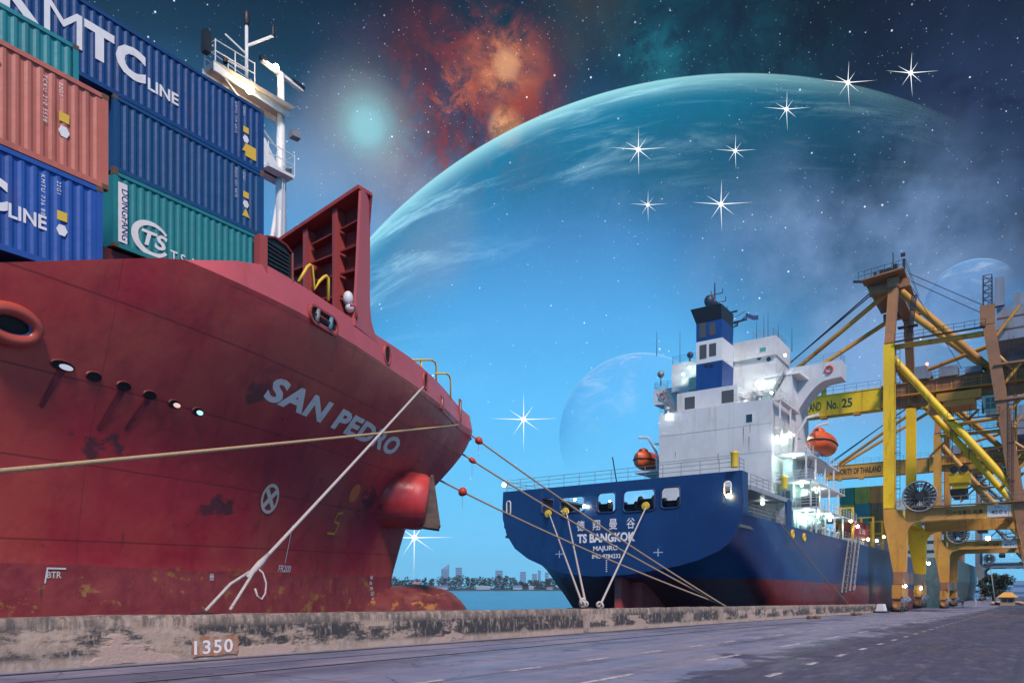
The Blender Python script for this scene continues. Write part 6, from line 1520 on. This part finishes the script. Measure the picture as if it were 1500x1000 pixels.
# white barrier and steel kerb pieces at the wall's end
p = ground(1291, 897); o = thing('concrete_block', 'small white block with a dark base at the end of the quay wall', 'block', p)
obj('body', MB().hexa([p+V(-1.1,-.6,0),p+V(1.1,-.6,0),p+V(1.1,.6,0),p+V(-1.1,.6,0),p+V(-1.1,-.3,1.15),p+V(1.1,-.3,1.15),p+V(1.1,.3,1.15),p+V(-1.1,.3,1.15)]), M['white_trim'], o); obj('base_skirt', MB().box(p+V(-1.3,-.8,0),p+V(1.3,.8,.25)), M['dark_steel'], o)
random.seed(14)
for (px, py, lab) in ((1192,906,'small brownish rubble heap on the road by the wall, nearer of two'),(1256,901,'small brownish rubble heap by the wall, farther of two')):
    p = ground(px, py); o = thing('rubble_heap', lab, 'rubble', p)
    mb = MB()
    for k in range(16): c0 = p+V(rnd(-.9,.9), rnd(-.5,.5), rnd(.02,.22)); s0 = rnd(.12,.3); mb.beam(c0-V(s0*.6,0,0), c0+V(s0*.6,rnd(-.1,.1),rnd(-.08,.1)), s0, s0*.7)
    obj('rubble', mb, mat('rubble_brown', (.2,.13,.09), .9), o)
# two dock workers far off by the crane legs
def worker(px, u, lab, top, hard):
    p = gpt(px, u); o = thing('person', lab, 'person', p, 'dock workers by the crane legs')
    bm_ = bpy.data.meshes.new('body'); vs = [V(0,0,.95),V(0,0,1.2),V(0,0,1.45),V(0,0,1.56),V(0,0,1.68),V(0,.2,1.42),V(.05,.27,1.15),V(.12,.27,.9),V(0,-.2,1.42),V(-.02,-.27,1.15),V(.08,-.28,.9),V(0,.1,.9),V(.05,.12,.5),V(-.02,.13,.05),V(.12,.14,.03),V(0,-.1,.9),V(.0,-.13,.5),V(-.1,-.14,.05),V(.04,-.15,.03)]
    es = [(0,1),(1,2),(2,3),(3,4),(2,5),(5,6),(6,7),(2,8),(8,9),(9,10),(0,11),(11,12),(12,13),(13,14),(0,15),(15,16),(16,17),(17,18)]
    bm_.from_pydata([tuple(v) for v in vs], es, []); b_ = link(bpy.data.objects.new('body', bm_)); b_.parent = o; bm_.materials.append(top)
    b_.modifiers.new('skin', 'SKIN'); rad = [.15,.15,.17,.06,.11,.07,.05,.045,.07,.05,.045,.1,.075,.055,.04,.1,.075,.055,.04]
    for i, sv in enumerate(bm_.skin_vertices[0].data): sv.radius = (rad[i], rad[i]); sv.use_root = i == 0
    ORG[b_.name] = Vector(p); b_.modifiers.new('sub', 'SUBSURF').levels = 1
    obj('helmet', MB().sphere(p+UP*1.75, .15, 12, 6, (1.1,1,.8)), hard, o, True)
worker(1410, 222, 'person in dark blue overalls and a white helmet on the quay road by the cranes', mat('blue_overalls', (.05,.09,.2), .8), M['white_trim'])
worker(1429, 240, 'person in a pale shirt and a yellow helmet farther along the quay', mat('pale_shirt', (.55,.5,.45), .8), yrl)
# ================================================================ render settings and air
S.cycles.max_bounces = 5; S.cycles.diffuse_bounces = 2; S.cycles.glossy_bounces = 2; S.cycles.transparent_max_bounces = 8; S.cycles.caustics_reflective = False; S.cycles.caustics_refractive = False
S.cycles.use_adaptive_sampling = True; S.cycles.adaptive_threshold = .02; S.cycles.use_denoising = True; S.cycles.sample_clamp_indirect = 4
w.cycles.sampling_method = 'NONE'
hz = obj('haze', MB().box((-70,-2600,-12),(3200,3600,140)), M['white'])
hv = bpy.data.materials.new('sea_haze'); nt, N, K = nodes(hv); N.clear()
pv = N.new('ShaderNodeVolumePrincipled'); pv.inputs['Color'].default_value = (.62,.80,1,1); pv.inputs['Density'].default_value = .00008; pv.inputs['Anisotropy'].default_value = 0
ou = N.new('ShaderNodeOutputMaterial'); K.new(pv.outputs[0], ou.inputs['Volume'])
hz.data.materials[0] = hv; tag(hz, kind='stuff'); S.cycles.volume_bounces = 0
